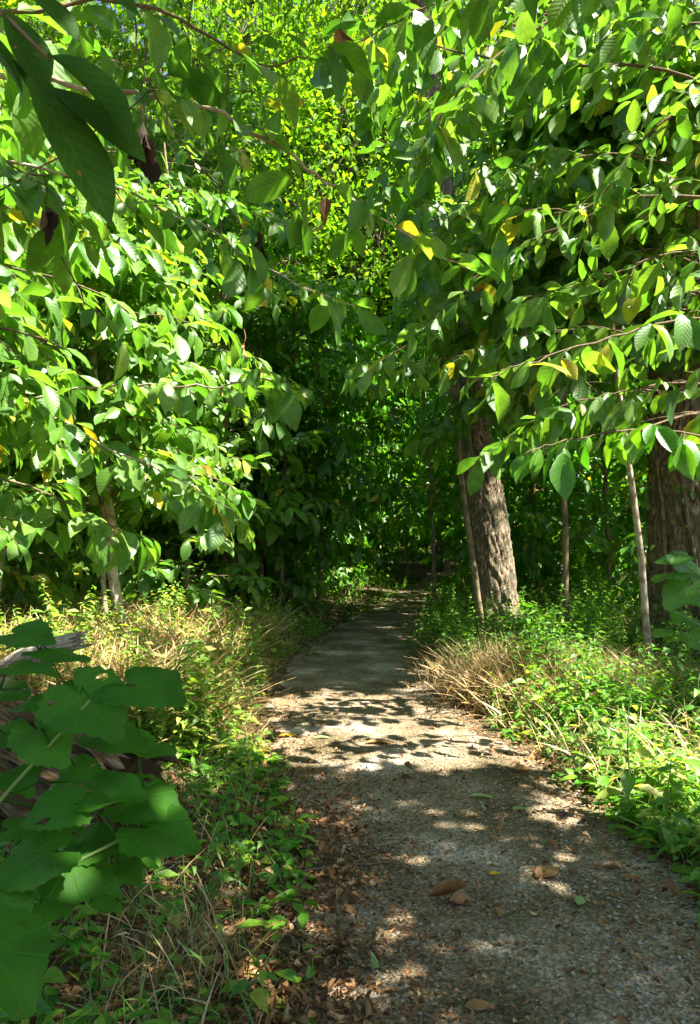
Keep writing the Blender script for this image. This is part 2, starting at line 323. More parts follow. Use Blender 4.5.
def leafy_branch(wood, lv, pts, r0, size=.22, tw=.5, gap=.2, mat=0, start=.22, drop=.7, step=.085, sides=4):
    pts=np.array(pts); n=len(pts)
    tube(wood, pts, np.linspace(r0, max(.0025,r0*.25), n), sides, mat)
    L=np.concatenate([[0],np.cumsum(np.linalg.norm(np.diff(pts,axis=0),axis=1))]); tot=L[-1]
    T=nz(np.gradient(pts,axis=0)); sg=1
    for t in np.arange(tot*start, tot*.97, gap):
        p=np.array([np.interp(t,L,pts[:,k]) for k in range(3)]); tt=nz(np.array([np.interp(t,L,T[:,k]) for k in range(3)]))
        side=nz(np.cross(tt,[0,0,1.])); sg=-sg
        d=tt*random.uniform(.5,1)+side*sg*random.uniform(.6,1)+np.array([0,0,random.uniform(-.55,.5)])
        q=curve(p,d,tw*random.uniform(.55,1.1)*(1-.45*t/tot),4,.5,.1)
        tube(wood,q,np.linspace(max(.003,r0*.3),.002,len(q)),3,mat,cap=False)
        lv.twig(q,size,step,.12,drop)
    lv.twig(pts[-3:],size,step,.1,drop)

def pawpaw(base, top, r=.05, cb=.3, spread=1.6, nb=18, size=.22, seed=0, bias=None, trunkwob=.085, gap=.15, tw=.55, step=.075, drop=.7, up=.45):
    """returns trunk Geo, twig Geo, Leaves"""
    global rng
    rng=np.random.default_rng(seed); random.seed(seed)
    base=np.array(base,float); top=np.array(top,float); H=np.linalg.norm(top-base)
    n=12; t=np.linspace(0,1,n); pts=base+(top-base)*t[:,None]; w=rng.normal(0,trunkwob,(n,3))*np.array([1,1,0]); w[0]=0; pts=pts+np.cumsum(w,axis=0)*.5
    nb=int(nb*1.75); size=size*1.2
    tg=Geo(); rad=r*(1-.8*t)**.8; rad[0]*=1.35; rad[-1]=max(.004,rad[-1])
    tube(tg,pts,np.maximum(rad,.004),8,0,rough=.05)
    wood=Geo(); lv=Leaves()
    for i in range(nb):
        f=cb+(1-cb)*(i+.5)/nb; p=np.array([np.interp(f,t,pts[:,k]) for k in range(3)])
        az=i*2.39996+random.uniform(-.4,.4)+seed
        d=np.array([math.cos(az),math.sin(az),up*random.uniform(.3,1.6)])
        if bias is not None: d=d+np.array(bias)
        ln=spread*random.uniform(.65,1.1)*(1-.55*(f-cb)/(1-cb))
        q=curve(p,d,ln,7,.7,.30)
        leafy_branch(wood,lv,q,max(.006,r*.35*(1.1-f)),size,tw,gap,drop=drop,step=step)
    lv.twig(pts[-4:],size,step)
    return tg,wood,lv
def finish(name, tg, wood, lv, leafm, barkm, shapes=PAW, cull=False, loc=None, keep=None, cull_at=None, **tags):
    e=empty(name, loc if loc is not None else (0,0,0), **tags)
    tg.build('trunk',barkm,e)
    p,d,n,s=lv.arrays()
    if cull:
        k=~lit_cull(p); p,d,n,s=p[k],d[k],n[k],s[k]
    if cull_at is not None:
        k=~lit_cull(p+cull_at); p,d,n,s=p[k],d[k],n[k],s[k]
    if keep is not None:
        k=keep(p); p,d,n,s=p[k],d[k],n[k],s[k]
    put(wood,shapes,p,d,n,s,1)
    wood.build('crown',[M['twig'],leafm],e)
    return e
def copy_tree(o, loc, rz, s, **t):
    c=o.copy(); COL.objects.link(c); c.location=loc; c.rotation_euler=(0,0,rz); c.scale=(s,s,s)
    for ch in o.children:
        k=ch.copy(); COL.objects.link(k); k.parent=c
    tag(c,**t); return c

# ------------------------------------------------------------------ ground and path
def build_ground():
    g=Geo()
    xs=np.unique(np.concatenate([np.linspace(-160,-14,16),np.arange(-14,14.01,.22),np.linspace(14,160,16)]))
    ys=np.unique(np.concatenate([np.linspace(-60,-4,8),np.arange(-4,16,.22),np.arange(16,40,.8),np.linspace(40,220,16)]))
    X,Y=np.meshgrid(xs,ys); Z=gz(X.ravel(),Y.ravel())
    nx,ny=len(xs),len(ys); i=np.arange(ny-1)[:,None]*nx; j=np.arange(nx-1)[None,:]
    Fc=np.stack([i+j,i+j+1,i+nx+j+1,i+nx+j],-1).reshape(-1,4)
    g.add(np.stack([X.ravel(),Y.ravel(),Z],-1),Fc,np.stack([X.ravel(),Y.ravel()],-1))
    tag(g.build('ground',M['ground']),kind='structure')
    g=Geo(); ys=np.arange(-8,60,.12); nc=13; V=[]
    for y in ys:
        l,r=pedge(y); l-=.02+.20*mn.noise((y*1.3,1,0))+.10*mn.noise((y*5,2,0)); r+=.02+.20*mn.noise((y*1.3,7,0))+.10*mn.noise((y*5,9,0))
        for k in range(nc):
            u=k/(nc-1); x=l+(r-l)*u
            V.append((x,y,.004+(.012*math.sin(math.pi*u))*max(0,mn.noise((x*1.3,y*1.3,0))+.5)))
    n=len(ys); i=np.arange(n-1)[:,None]*nc; j=np.arange(nc-1)[None,:]
    g.add(V,np.stack([i+j,i+j+1,i+nc+j+1,i+nc+j],-1).reshape(-1,4))
    tag(g.build('path',M['path']),kind='structure')
build_ground()

# ------------------------------------------------------------------ loose stuff on the floor
def scatter(n,x0,x1,y0,y1,pow_=1.0):
    """more samples near the viewer, as a real density is only worth building where one can see it"""
    u=rng.random(n); y=y0+(y1-y0)*u**pow_; x=x0+(x1-x0)*rng.random(n); return x,y
def pebbles():
    a=np.array([(1,0,0),(0,1,0),(-1,0,0),(0,-1,0),(0,0,.6),(0,0,-.5)],float); Fc=[(0,1,4,-1),(1,2,4,-1),(2,3,4,-1),(3,0,4,-1),(1,0,5,-1),(2,1,5,-1),(3,2,5,-1),(0,3,5,-1)]
    # a rounder stone: octagon belt
    ang=np.linspace(0,2*math.pi,7,endpoint=False)
    V0=np.array([(math.cos(q),math.sin(q)*.8,0) for q in ang]+[(.6*math.cos(q),.5*math.sin(q),.42) for q in ang]+[(0,0,.5),(0,0,-.4)])
    F0=[(k,(k+1)%7,7+(k+1)%7,7+k) for k in range(7)]+[(7+k,7+(k+1)%7,14,-1) for k in range(7)]+[((k+1)%7,k,15,-1) for k in range(7)]
    def mk(name,n,y0,y1,smin,smax,mat,flat,bias,stretch=1.,pw=1.6,edge=.08):
        x,y=scatter(n,-1.2,2.3,y0,y1,pw); d=offpath(x,y); k=(d<edge)
        if bias: k&=(rng.random(n)<bias(x,y))
        x,y=x[k],y[k]; n=len(x); g=Geo()
        s=rng.uniform(0,1,n)**2.2*(smax-smin)+smin; rz=rng.random(n)*6.28; tilt=rng.normal(0,.25,n)
        V=V0[None]*(1+rng.normal(0,.16,(n,16,3))); V=V*s[:,None,None]*np.array([stretch,1/stretch**.5,flat])
        c,si=np.cos(rz),np.sin(rz)
        X=V[:,:,0]*c[:,None]-V[:,:,1]*si[:,None]; Y=V[:,:,0]*si[:,None]+V[:,:,1]*c[:,None]; Z=V[:,:,2]+V[:,:,0]*tilt[:,None]*.5
        P=np.stack([X+x[:,None],Y+y[:,None],Z+.008+s[:,None]*.12],-1).reshape(-1,3)
        ff=np.array(F0); ff=(np.where(ff[None]>=0,ff[None]+(np.arange(n)*16)[:,None,None],-1)).reshape(-1,4)
        g.add(P,ff); return tag(g.build(name,mat,smooth=False),kind='stuff')
    tag(mk('gravel',26000,1.6,9,.003,.012,M['stone'],.75,lambda x,y:np.interp(x-pedge(y)[0],[0,.5,1.1,1.8],[.25,.6,.9,1])*np.interp(y,[4.4,5],[1,.3])),'small grey and buff stones bedded in the path','gravel')
    tag(mk('wood_debris',14000,1.6,8,.003,.012,M['chip'],.35,lambda x,y:np.interp(x-pedge(y)[0],[0,.5,1.1,1.8],[1,.8,.5,.4])*np.interp(y,[4.4,5],[1,.12]),2.6),'brown bark chips and crumbs strewn over the path','debris')
pebbles()

def litter():
    g=Geo()
    # curled leaves along the edges, under the weeds and on the near shoulder
    for (n,x0,x1,y0,y1,pr) in ((34000,-2.6,3.2,1.5,7.5,lambda d:np.interp(d,[-.9,-.35,-.05,.2,.6,2],[.03,.12,.5,.8,.9,.7])),
                               (9000,-4,4.5,7.5,16,lambda d:np.interp(d,[-.8,-.2,0,.3,2],[.0,.05,.7,1,.7]))):
        x,y=scatter(n,x0,x1,y0,y1,1.3); d=offpath(x,y); k=rng.random(n)<pr(d); x,y=x[k],y[k]; n=len(x)
        z=gz(x,y)+.008+rng.random(n)*.02
        a=rng.random(n)*6.28; dd=np.stack([np.cos(a),np.sin(a),rng.normal(0,.18,n)],-1)
        put(g,CURL,np.stack([x,y,z],-1),dd,np.array([0,0,1.])+rng.normal(0,.35,(n,3)),rng.uniform(.012,.04,n)*np.where(rng.random(n)<.05,2.1,1))
    # broken crumbs on the near path shoulder
    x,y=scatter(26000,-1.4,1.3,1.8,4.8,1.2); d=x-pedge(y)[0]; k=rng.random(26000)<np.interp(d,[-.6,0,.35,.8,1.3],[.9,1,.5,.15,.06]); x,y=x[k],y[k]; n=len(x)
    a=rng.random(n)*6.28; dd=np.stack([np.cos(a),np.sin(a),rng.normal(0,.15,n)],-1)
    put(g,CURL,np.stack([x,y,.010+rng.random(n)*.012],-1),dd,np.array([0,0,1.])+rng.normal(0,.4,(n,3)),rng.uniform(.008,.03,n))
    x,y=scatter(9000,-1.5,.1,1.9,4.2,1.2); d=offpath(x,y); k=rng.random(9000)<np.interp(d,[-.9,-.5,-.15,.25,.8],[0,.05,.30,.34,.12])*np.array([max(0,min(1.6,.8+2.2*mn.noise((p*2.3,q*2.3,5.)))) for p,q in zip(x,y)]); x,y=x[k],y[k]; n=len(x); a=rng.random(n)*6.28
    put(g,CURL,np.stack([x,y,gz(x,y)+.012+rng.random(n)*.015],-1),np.stack([np.cos(a),np.sin(a),rng.normal(0,.35,n)],-1),np.array([0,0,1.])+rng.normal(0,.5,(n,3)),rng.uniform(.02,.055,n))
    tag(g.build('leaf_litter',M['litter']),'brown curled leaf litter banked along the path edges','leaf litter',kind='stuff')
litter()

def dens(x,y,p): return rng.random(len(x))<p
def blades(name,regs,mat,label,cat,h=(.1,.3),lean=.5):
    g=Geo()
    for (n,x0,x1,y0,y1,dmin,hh) in regs:
        x,y=scatter(n,x0,x1,y0,y1,1.2); d=offpath(x,y)
        cl=np.array([mn.noise((a*1.6,b*1.6,hash(name)%7 if False else len(name)*.37)) for a,b in zip(x,y)])
        k=(d>dmin+rng.random(n)*.12)&(cl>rng.uniform(-.45,.25,n)); x,y=x[k],y[k]; n=len(x)
        a=rng.random(n)*6.28; l=rng.uniform(.05,lean,n); dd=np.stack([np.cos(a)*l,np.sin(a)*l,np.ones(n)],-1)
        nn=np.stack([-np.cos(a),-np.sin(a),np.full(n,.2)],-1)+rng.normal(0,.2,(n,3))
        s=rng.uniform(h[0],h[1],n)*hh
        V=BLADE if hh<=1.2 else BLADE
        put(g,V,np.stack([x,y,gz(x,y)-.005],-1),dd,nn,s)
    return tag(g.build(name,mat),label,cat,kind='stuff')
blades('grass',[(3400,1.2,3.2,2.6,5.2,.06,1.0),(3000,-2.4,0,2,5.2,.10,.8),(3500,-4,4,5,12,.08,1.0)],M['grass'],'fine green grass blades growing at both edges of the path','grass',(.10,.30),.7)
blades('dry_stalks',[(24000,-4.2,-.6,4.9,10.5,.42,1.15),(5000,-1.8,-.5,4.9,10.5,.1,.55),(3000,1.1,3.4,4.2,10,.10,.7),(700,-2.2,-.2,1.9,4.6,.12,.45),(2500,-4,5,10,18,.2,.9)],M['straw'],'tan dried stalks and dead grass standing among the weeds','dry grass',(.22,.62),.75)

def weeds(name,regs,mat,label,hr=(.08,.35),ls=(.04,.105),shapes=OVAL+MED):
    g=Geo(); P=[];D=[];NN=[];S=[]
    for (n,x0,x1,y0,y1,dmin,hs) in regs:
        x,y=scatter(n,x0,x1,y0,y1,1.2); d=offpath(x,y)
        cl=np.array([mn.noise((a*1.3,b*1.3,len(name)*.77)) for a,b in zip(x,y)])
        k=(d>dmin+rng.random(n)*.15)&(cl>rng.uniform(-.5,.2,n)); x,y=x[k],y[k]; z=gz(x,y)
        for a,b,c in zip(x,y,z):
            h=random.uniform(*hr)*hs*(1 if offpath(a,b)>.3 else .55)*(.55+1.1*max(0,mn.noise((a*1.9,b*1.9,4.4))+.4))*(1.25 if random.random()<.12 else 1); an=random.random()*6.28; l=random.uniform(0,.45)
            t=np.array([a,b,c])+np.array([math.cos(an)*l,math.sin(an)*l,1])*h
            tube(g,np.array([[a,b,c-.01],(np.array([a,b,c])+t)/2+rng.normal(0,.01,3),t]),[.0022,.0018,.001],3,0,cap=False)
            SZ=random.choice((.65,.8,1,1,1.5)); m=max(3,int(h/(.032*SZ))); f=np.linspace(.25,1,m); an0=random.random()*6.28
            for q,ff in enumerate(f):
                aa=an0+q*2.4; P.append(np.array([a,b,c])+(t-np.array([a,b,c]))*ff)
                D.append((math.cos(aa),math.sin(aa),random.uniform(-.35,.5))); NN.append((random.gauss(0,.25)+SUN[0]*.4,random.gauss(0,.25),1)); S.append(random.uniform(*ls)*(1.25-.5*ff)*SZ)
    put(g,shapes,np.array(P),np.array(D),np.array(NN),np.array(S),1)
    return tag(g.build(name,[M['stemg'],mat]),label,'weeds',kind='stuff')
weeds('ground_cover',[(1500,-2.4,.1,1.9,5.0,-.08,.62),(2600,1.1,3.6,2.8,6.2,-.10,.9),(450,-.6,1.6,3.6,5.2,-.02,.25),(2300,1.1,5,5.4,12,-.12,1.7),(2600,-3,4.2,9.5,24,-.32,1.8)],M['weed'],'low green weeds and seedlings covering the path banks')
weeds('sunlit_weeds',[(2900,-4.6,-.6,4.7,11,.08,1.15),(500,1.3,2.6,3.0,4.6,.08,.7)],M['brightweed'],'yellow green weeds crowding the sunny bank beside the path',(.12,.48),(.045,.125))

# ------------------------------------------------------------------ big trunks
def big_trunk(pts, rads, sides=84, rows=260, ridge=.05, seed=0, flare=.35, parent=None, mat=None, twist=.2):
    pts=np.array(pts,float); L=np.concatenate([[0],np.cumsum(np.linalg.norm(np.diff(pts,axis=0),axis=1))])
    t=np.linspace(0,1,rows)**1.25*L[-1]
    # smooth
    P=np.stack([np.interp(t,L,pts[:,k]) for k in range(3)],-1)
    for _ in range(30): P[1:-1]=(P[:-2]+P[1:-1]*2+P[2:])/4
    Rr=np.interp(t,L,rads); T=nz(np.gradient(P,axis=0)); X=nz(np.cross(T,[0,1.,0])); Yv=np.cross(T,X)
    V=[];UV=[]
    for i in range(rows):
        fl=1+flare*math.exp(-t[i]/.45)
        for j in range(sides):
            a=j/sides*2*math.pi
            c=Vector((math.cos(a)*Rr[i]*1.0,math.sin(a)*Rr[i]*1.0,t[i]))
            q=a+twist*t[i]
            rd=mn.noise((math.cos(q)*7+seed,math.sin(q)*7,t[i]*3.4))
            fur=1-abs(rd)*2.2
            fine=mn.noise((math.cos(q)*13,math.sin(q)*13+seed,t[i]*5))
            big=mn.noise((math.cos(a)*1.3+seed*3,math.sin(a)*1.3,t[i]*.7))
            lobes=math.cos(a*5+seed)*.16*math.exp(-t[i]/.35)
            r=Rr[i]*fl*(1+ridge*fur+ridge*.5*fine+.06*big+lobes)
            V.append(P[i]+(X[i]*math.cos(a)+Yv[i]*math.sin(a))*r); UV.append((j/sides,t[i]))
    g=Geo(); i=np.arange(rows-1)[:,None]*sides; j=np.arange(sides)[None,:]; k=(j+1)%sides
    g.add(V,np.stack([i+j,i+sides+j,i+sides+k,i+k],-1).reshape(-1,4)[:, ::-1],UV)
    return g
def tall_crown(top_pts, limbs, nclus, rad, size, seed, cull=True, keep=None, shapes=LOW, center=None, per=9):
    """limbs + sprays of small leaves; every spray hangs on a twig from the closest limb"""
    global rng
    rng=np.random.default_rng(seed); random.seed(seed)
    wood=Geo(); nodes_=[]
    for (p0,d,ln,r) in limbs:
        q=curve(p0,d,ln,9,-.1,.35); tube(wood,q,np.linspace(r,.02,len(q)),6,0); nodes_+=list(q[2:])
        for k in (3,5,7):
            for s in (1,-1):
                dd=nz(q[k]-q[k-1])+nz(np.cross(q[k]-q[k-1],[0,0,1.]))*s*.9+rng.normal(0,.3,3)
                w=curve(q[k],dd,ln*.45,5,-.05,.3); tube(wood,w,np.linspace(r*.4,.01,len(w)),4,0); nodes_+=list(w[1:])
    nodes_=np.array(nodes_)
    c=np.array(center) if center is not None else nodes_.mean(0)
    u=rng.normal(size=(nclus,3)); u=nz(u)*(rng.random((nclus,1))**.45)
    P=c+u*np.array(rad)
    # clumpy crown: keep where 3D noise is high
    nn=np.array([mn.noise((p[0]*.55,p[1]*.55,p[2]*.55+seed)) for p in P]); P=P[nn>-.12]
    if keep is not None: P=P[keep(P)]
    if cull: P=P[~lit_cull(P)]
    pos=[];D=[];NN=[];S=[]
    for p in P:
        k=np.argmin(((nodes_-p)**2).sum(1)); a=nodes_[k]; dist=np.linalg.norm(p-a)
        if dist>3.2: a=p+(a-p)*3.2/dist*.4
        m=(a+p)/2+np.array([0,0,.1*dist]); tube(wood,np.array([a,m,p]),[.012,.008,.004],3,0,cap=False)
        out=nz(p-a+1e-6); tw=curve(p,out+rng.normal(0,.4,3),.55,3,.3,.2)
        for e in range(per):
            b=tw[rng.integers(0,4)]; pos.append(b+rng.normal(0,.16,3)); D.append(out*.5+rng.normal(0,.8,3)+np.array([0,0,-.35])); NN.append(np.array([0,0,1.])+SUN*.3+rng.normal(0,.45,3)); S.append(size*random.uniform(.7,1.2))
    if pos: put(wood,shapes,np.array(pos),np.array(D),np.array(NN),np.array(S),1)
    return wood

# central leaning tree
e=empty('leaning_tree',(2.2,11.5,0),label='thick leaning tree with ridged grey brown bark at the bend of the path',cat='tree')
b=A(499,600,11.5); b[2]=-.05
pts=[b,A(489,520,11.5),A(475,440,11.5),A(461,360,11.6),A(447,250,11.8),A(433,120,12.0),A(424,20,12.2),A(410,-120,12.6)]
tr=big_trunk(pts,[.31,.265,.235,.225,.215,.20,.18,.15],seed=2,ridge=.15,flare=.3)
c=tr.build('trunk',M['bark']); 
def adopt(c,e):
    c.parent=e; c.matrix_parent_inverse=e.matrix_world.inverted()
bpy.context.view_layer.update(); adopt(c,e)
tp=pts[-1]; limbs=[(pts[-1],(.3,.1,1),6,.16),(pts[-1],(-.9,.3,.6),5,.10),(pts[-2],(.9,.4,.6),5,.11),(pts[-2],(-.6,-.8,.5),4.5,.09),(pts[-3],(.7,-.6,.5),3.5,.07)]
w=tall_crown(None,limbs,2600,(5,4.5,4.5),.15,11,cull=True,center=(1.0,12.5,14))
adopt(w.build('crown',[M['barkr'],M['wood_leaf']]),e)
# big trunk at the side
e=empty('vine_clad_tree',(4.1,9,0),label='massive dark trunk wrapped in climbing vines behind the slim pale sapling',cat='tree'); bpy.context.view_layer.update()
b=A(690,600,9); b[2]=-.05
pts=[b,A(687,520,9),A(684,420,9),A(680,330,9),A(674,200,9.05),A(669,60,9.1),A(664,-60,9.2),A(655,-250,9.3)]
tr=big_trunk(pts,[.44,.40,.38,.36,.31,.27,.25,.2],seed=9,ridge=.13,flare=.3,twist=.5)
adopt(tr.build('trunk',M['barkr']),e)
limbs=[(pts[-1],(.3,.1,1),6,.16),(pts[-1],(.9,.5,.5),5,.12),(pts[-2],(.8,-.4,.7),5,.11),(pts[-1],(-.7,.9,.6),4,.09)]
w=tall_crown(None,limbs,2600,(4.5,4.5,4),.15,12,cull=True,center=(5.6,9.5,14))
adopt(w.build('crown',[M['barkr'],M['wood_leaf']]),e)
# ropes of vine on that trunk
def vine_on(pts, r, n, turns, seed, name, label, leafn, side0=0):
    rg=np.random.default_rng(seed); pts=np.array(pts); L=np.concatenate([[0],np.cumsum(np.linalg.norm(np.diff(pts,axis=0),axis=1))])
    g=Geo(); e=empty(name,tuple(pts[0]),label=label,cat='vine'); bpy.context.view_layer.update()
    t=np.linspace(0,L[-1],60); P=np.stack([np.interp(t,L,pts[:,k]) for k in range(3)],-1); rr=np.interp(t,L,r)
    Q=None
    for s in range(n):
        a=side0+s*.9+turns*t/L[-1]*2+.3*np.sin(t*1.3+s)
        q=P+np.stack([np.cos(a)*rr,np.sin(a)*rr,0*a],-1); Q=q if Q is None else np.vstack([Q,q])
        tube(g,q,np.linspace(.03,.014,60),6,0,rough=.12)
    adopt(g.build('stem',M['barkr']),e)
    if leafn:
        f=Geo(); k=rg.integers(0,len(Q),leafn); zz=Q[k][:,2]; m=rg.random(leafn)<np.interp(zz,[0,3,4,9],[.08,.15,1,1]); k=k[m]
        c=P[k%60]; out=nz((Q[k]-c)*np.array([1,1,0])+rg.normal(0,.25,(len(k),3))); pos=Q[k]+out*rg.uniform(.0,.2,(len(k),1))+rg.normal(0,.05,(len(k),3))
        put(f,OVAL,pos,out*.5+np.array([0,0,-.8])+rg.normal(0,.4,(len(k),3)),out+np.array([0,0,.6])+rg.normal(0,.3,(len(k),3)),rg.uniform(.05,.11,len(k)))
        adopt(f.build('foliage',M['vine']),e)
vine_on(pts,[.50,.44,.42,.40,.35,.31,.29,.24],3,.5,5,'climbing_vine','thick ropes of leafy vine climbing the massive dark trunk',1500,3.3)
# slim stem that runs up the left flank of the leaning tree
e=empty('slim_sapling',tuple(A(478,600,11.0)*np.array([1,1,0])),label='slim brown stem rising close against the leaning tree trunk',cat='sapling'); bpy.context.view_layer.update()
g=Geo(); q=np.array([A(484,612,11.0)*np.array([1,1,0])-[0,0,.05],A(473,560,11.0),A(461,480,11),A(455,400,11),A(456,320,11),A(450,240,11),A(452,150,11)])
qq=np.stack([np.interp(np.linspace(0,6,40),range(7),q[:,k]) for k in range(3)],-1); 
for _ in range(6): qq[1:-1]=(qq[:-2]+qq[1:-1]*2+qq[2:])/4
tube(g,qq,np.linspace(.05,.024,40),9,0,rough=.07); adopt(g.build('trunk',M['sap']),e)
wood=Geo(); lv=Leaves()
for f,az in ((22,2.6),(25,.2),(28,4),(31,1.4),(34,3.3),(36,5.2),(38,.8)):
    leafy_branch(wood,lv,curve(qq[f],(math.cos(az),math.sin(az)*.6-.3,.25),1.3,6,.6),.012,.22)
p,d,n_,s=lv.arrays(); put(wood,PAW,p,d,n_,s,1); adopt(wood.build('crown',[M['twig'],M['pawd']]),e)

# ------------------------------------------------------------------ pawpaw thicket
def P2(px,Y): return ((px-350)/F*Y, Y)
trees=[
 # name, base px, Y, top px, top py, r, crown base, spread, branches, leafsize, material, bark, label
 ('pawpaw_tree',122,8.4,84,170,.07,.30,1.7,28,.24,'paw','pale','pawpaw tree with the pale crooked trunk lit by the sun beyond the weed bank'),
 ('pawpaw_tree',98,8.7,112,200,.035,.32,1.3,18,.21,'paw','pale','thin pale stem growing just behind the crooked pawpaw trunk'),
 ('pawpaw_tree',-110,5.2,-70,60,.05,.3,1.7,22,.21,'paw','sap','pawpaw tree rooted beyond the picture, its pale leaves over the log'),
 ('pawpaw_tree',0,7.6,20,120,.04,.3,1.2,16,.21,'paw','sap','young pawpaw tree between the log and the crooked pale trunk'),
 ('pawpaw_tree',190,11.0,170,150,.05,.06,1.8,34,.22,'paw','sap','leafy pawpaw tree standing behind the crooked pale trunk'),
 ('pawpaw_tree',-30,9.5,0,60,.06,.08,1.9,24,.22,'paw','sap','tall pawpaw tree shading the far end of the sunny weed bank'),
 ('pawpaw_tree',258,13.5,250,180,.05,.08,1.8,30,.22,'pawd','sap','pawpaw tree with a straight thin trunk over the dry stalks by the bend'),
 ('pawpaw_tree',290,14.5,335,280,.045,.15,1.6,22,.22,'pawd','sap','thin pawpaw tree that leans over toward the path'),
 ('pawpaw_tree',568,10.0,560,10,.05,.40,2.3,38,.27,'paw','sap','knobbly slim sapling midway between the two thick trunks'),
 ('pawpaw_tree',652,8.0,590,10,.042,.46,1.8,32,.26,'paw','pale','slim pale sapling slanting up in front of the massive dark trunk'),
 ('pawpaw_tree',-15,8.6,0,300,.035,.10,1.1,14,.2,'paw','sap','low bushy pawpaw tree whose leaves reach down to the dry stalks'),
 ('pawpaw_tree',-45,7.6,-30,220,.04,.15,1.6,20,.2,'paw','sap','bushy pawpaw tree filling the space behind the broken pale limb'),
 ('pawpaw_tree',222,12.2,215,60,.05,.04,2.0,26,.22,'paw','sap','broad pawpaw tree with sunny upper leaves and shaded lower ones near the bend'),
 ('pawpaw_tree',130,11.8,140,-40,.06,.08,2.2,38,.22,'paw','sap','tallest pawpaw tree of the sunny thicket, its crown behind the silvery branch'),
 ('pawpaw_tree',610,13.0,600,200,.05,.15,1.8,24,.22,'pawd','sap','shaded pawpaw tree behind the knobbly sapling'),
 ('pawpaw_tree',540,14.5,520,170,.05,.15,1.9,24,.22,'pawd','sap','dark leafy pawpaw tree seen just past the leaning trunk'),
]
for i,(nm,bx,Y,tx,ty,r,cb,sp,nb,ls,lm,bk,lab) in enumerate(trees):
    x,y=P2(bx,Y); tp=A(tx,ty,Y-.1); bz=gz1(x,y)-.05
    tg,wd,lv=pawpaw((0,0,bz),tp-np.array([x,y,0]),r,cb,sp,nb,ls,seed=20+i)
    e=finish(nm,tg,wd,lv,M[lm],M[bk],loc=(x,y,0),label=lab,cat='tree',cull_at=np.array([x,y,0]))
# trees rooted outside the frame whose branches reach in
def edge_tree(name,base,top,r,cb,sp,nb,seed,label,branches,bark='sap',keep=None,size=.22):
    tg,wd,lv=pawpaw((0,0,-.05),np.array(top)-np.array(base),r,cb,sp,nb,size,seed=seed)
    B=np.array(base)
    e=finish(name,tg,wd,lv,M['paw'],M[bark],loc=tuple(base),label=label,cat='tree',keep=(lambda p:keep(p+B)) if keep else None,cull_at=B)
    for (pl,r0,sz,tw,gap,start,mat,bm,drop,extra) in branches:
        q=np.array([A(*k) for k in pl])-B; n=len(q)*5
        qq=np.stack([np.interp(np.linspace(0,len(q)-1,n),range(len(q)),q[:,k]) for k in range(3)],-1)
        for _ in range(3): qq[1:-1]=(qq[:-2]+qq[1:-1]*2+qq[2:])/4
        qq[2:]+=np.cumsum(rng.normal(0,.012,(n-2,3)),0)-np.linspace(0,1,n-2)[:,None]**2*np.array([0,0,.12 if r0<.018 else 0]); gap*=.75; start*=.45 if r0<.018 and mat!='x' else 1
        g=Geo(); f=Geo(); l2=Leaves()
        tube(g,qq,np.linspace(r0,max(.003,r0*.3),n),7,0,rough=.04)
        leafy_branch(f,l2,qq,.002,sz,tw,gap,start=start,drop=drop,step=.075)
        bo=g.build('branch',M[bm],e)
        p,d,n_,s=l2.arrays(); put(f,PAW,p,d,n_,s,1); f.build('foliage',[M['twig'],M[mat]],bo)
    return e
edge_tree('pawpaw_tree',(-2.35,3.1,0),(-2.0,3.3,4.6),.06,.45,1.2,10,71,'pawpaw tree reaching over the path with a long silvery bare branch',[
  ([(-140,60,3.2),(40,80,3.2),(110,98,3.2),(170,118,3.25),(235,152,3.3),(300,192,3.5),(345,226,3.7),(420,262,4.2),(470,280,4.6)],.0135,.22,.35,.34,.6,'paw','pale',.8,0),
  ([(-100,150,3.6),(60,165,3.6),(170,205,3.7),(250,258,3.8),(340,285,4.1)],.009,.19,.3,.28,.55,'paw','pale',.9,0),
  ([(110,-40,3.0),(130,20,3.0),(150,80,3.0),(172,128,3.05),(230,195,3.2),(262,262,3.3)],.004,.15,.1,.9,.9,'paw','barkr',.9,0),
  ([(-40,215,3.1),(30,180,3.1),(75,155,3.1),(120,120,3.2),(168,60,3.3),(255,12,3.4)],.004,.18,.3,.5,.8,'paw','twig',.9,0),
  ([(-30,158,3.3),(40,166,3.3),(85,168,3.4),(130,190,3.5)],.006,.16,.15,.9,.9,'paw','barkr',.9,0),
  ([(-20,180,3.6),(40,215,3.6),(75,262,3.6),(105,300,3.6),(124,322,3.7)],.005,.18,.2,.6,.8,'paw','barkr',.9,0),
  ([(-60,20,2.8),(130,-10,3),(260,60,3.2),(330,40,3.3)],.010,.2,.35,.26,.2,'paw','twig',.7,0)],keep=lambda p:p[:,2]>2.6)
edge_tree('pawpaw_tree',(-3.3,5.6,0),(-3.2,5.6,5.4),.06,.46,1.4,18,72,'pawpaw tree holding out a level spray of hanging leaves at mid height',[
  ([(-60,420,5.2),(60,395,5.1),(150,388,5.0),(215,386,4.9),(262,380,4.8),(298,392,4.8)],.011,.2,.3,.16,.45,'paw','pale',1.3,0),
  ([(-40,380,5.4),(90,430,5.2),(150,455,5.0),(205,470,4.9),(235,490,4.8)],.010,.19,.4,.15,.3,'paw','pale',.8,0),
  ([(-80,250,5.0),(60,270,5.0),(140,300,5),(210,300,5)],.010,.2,.45,.17,.2,'paw','twig',.8,0)])
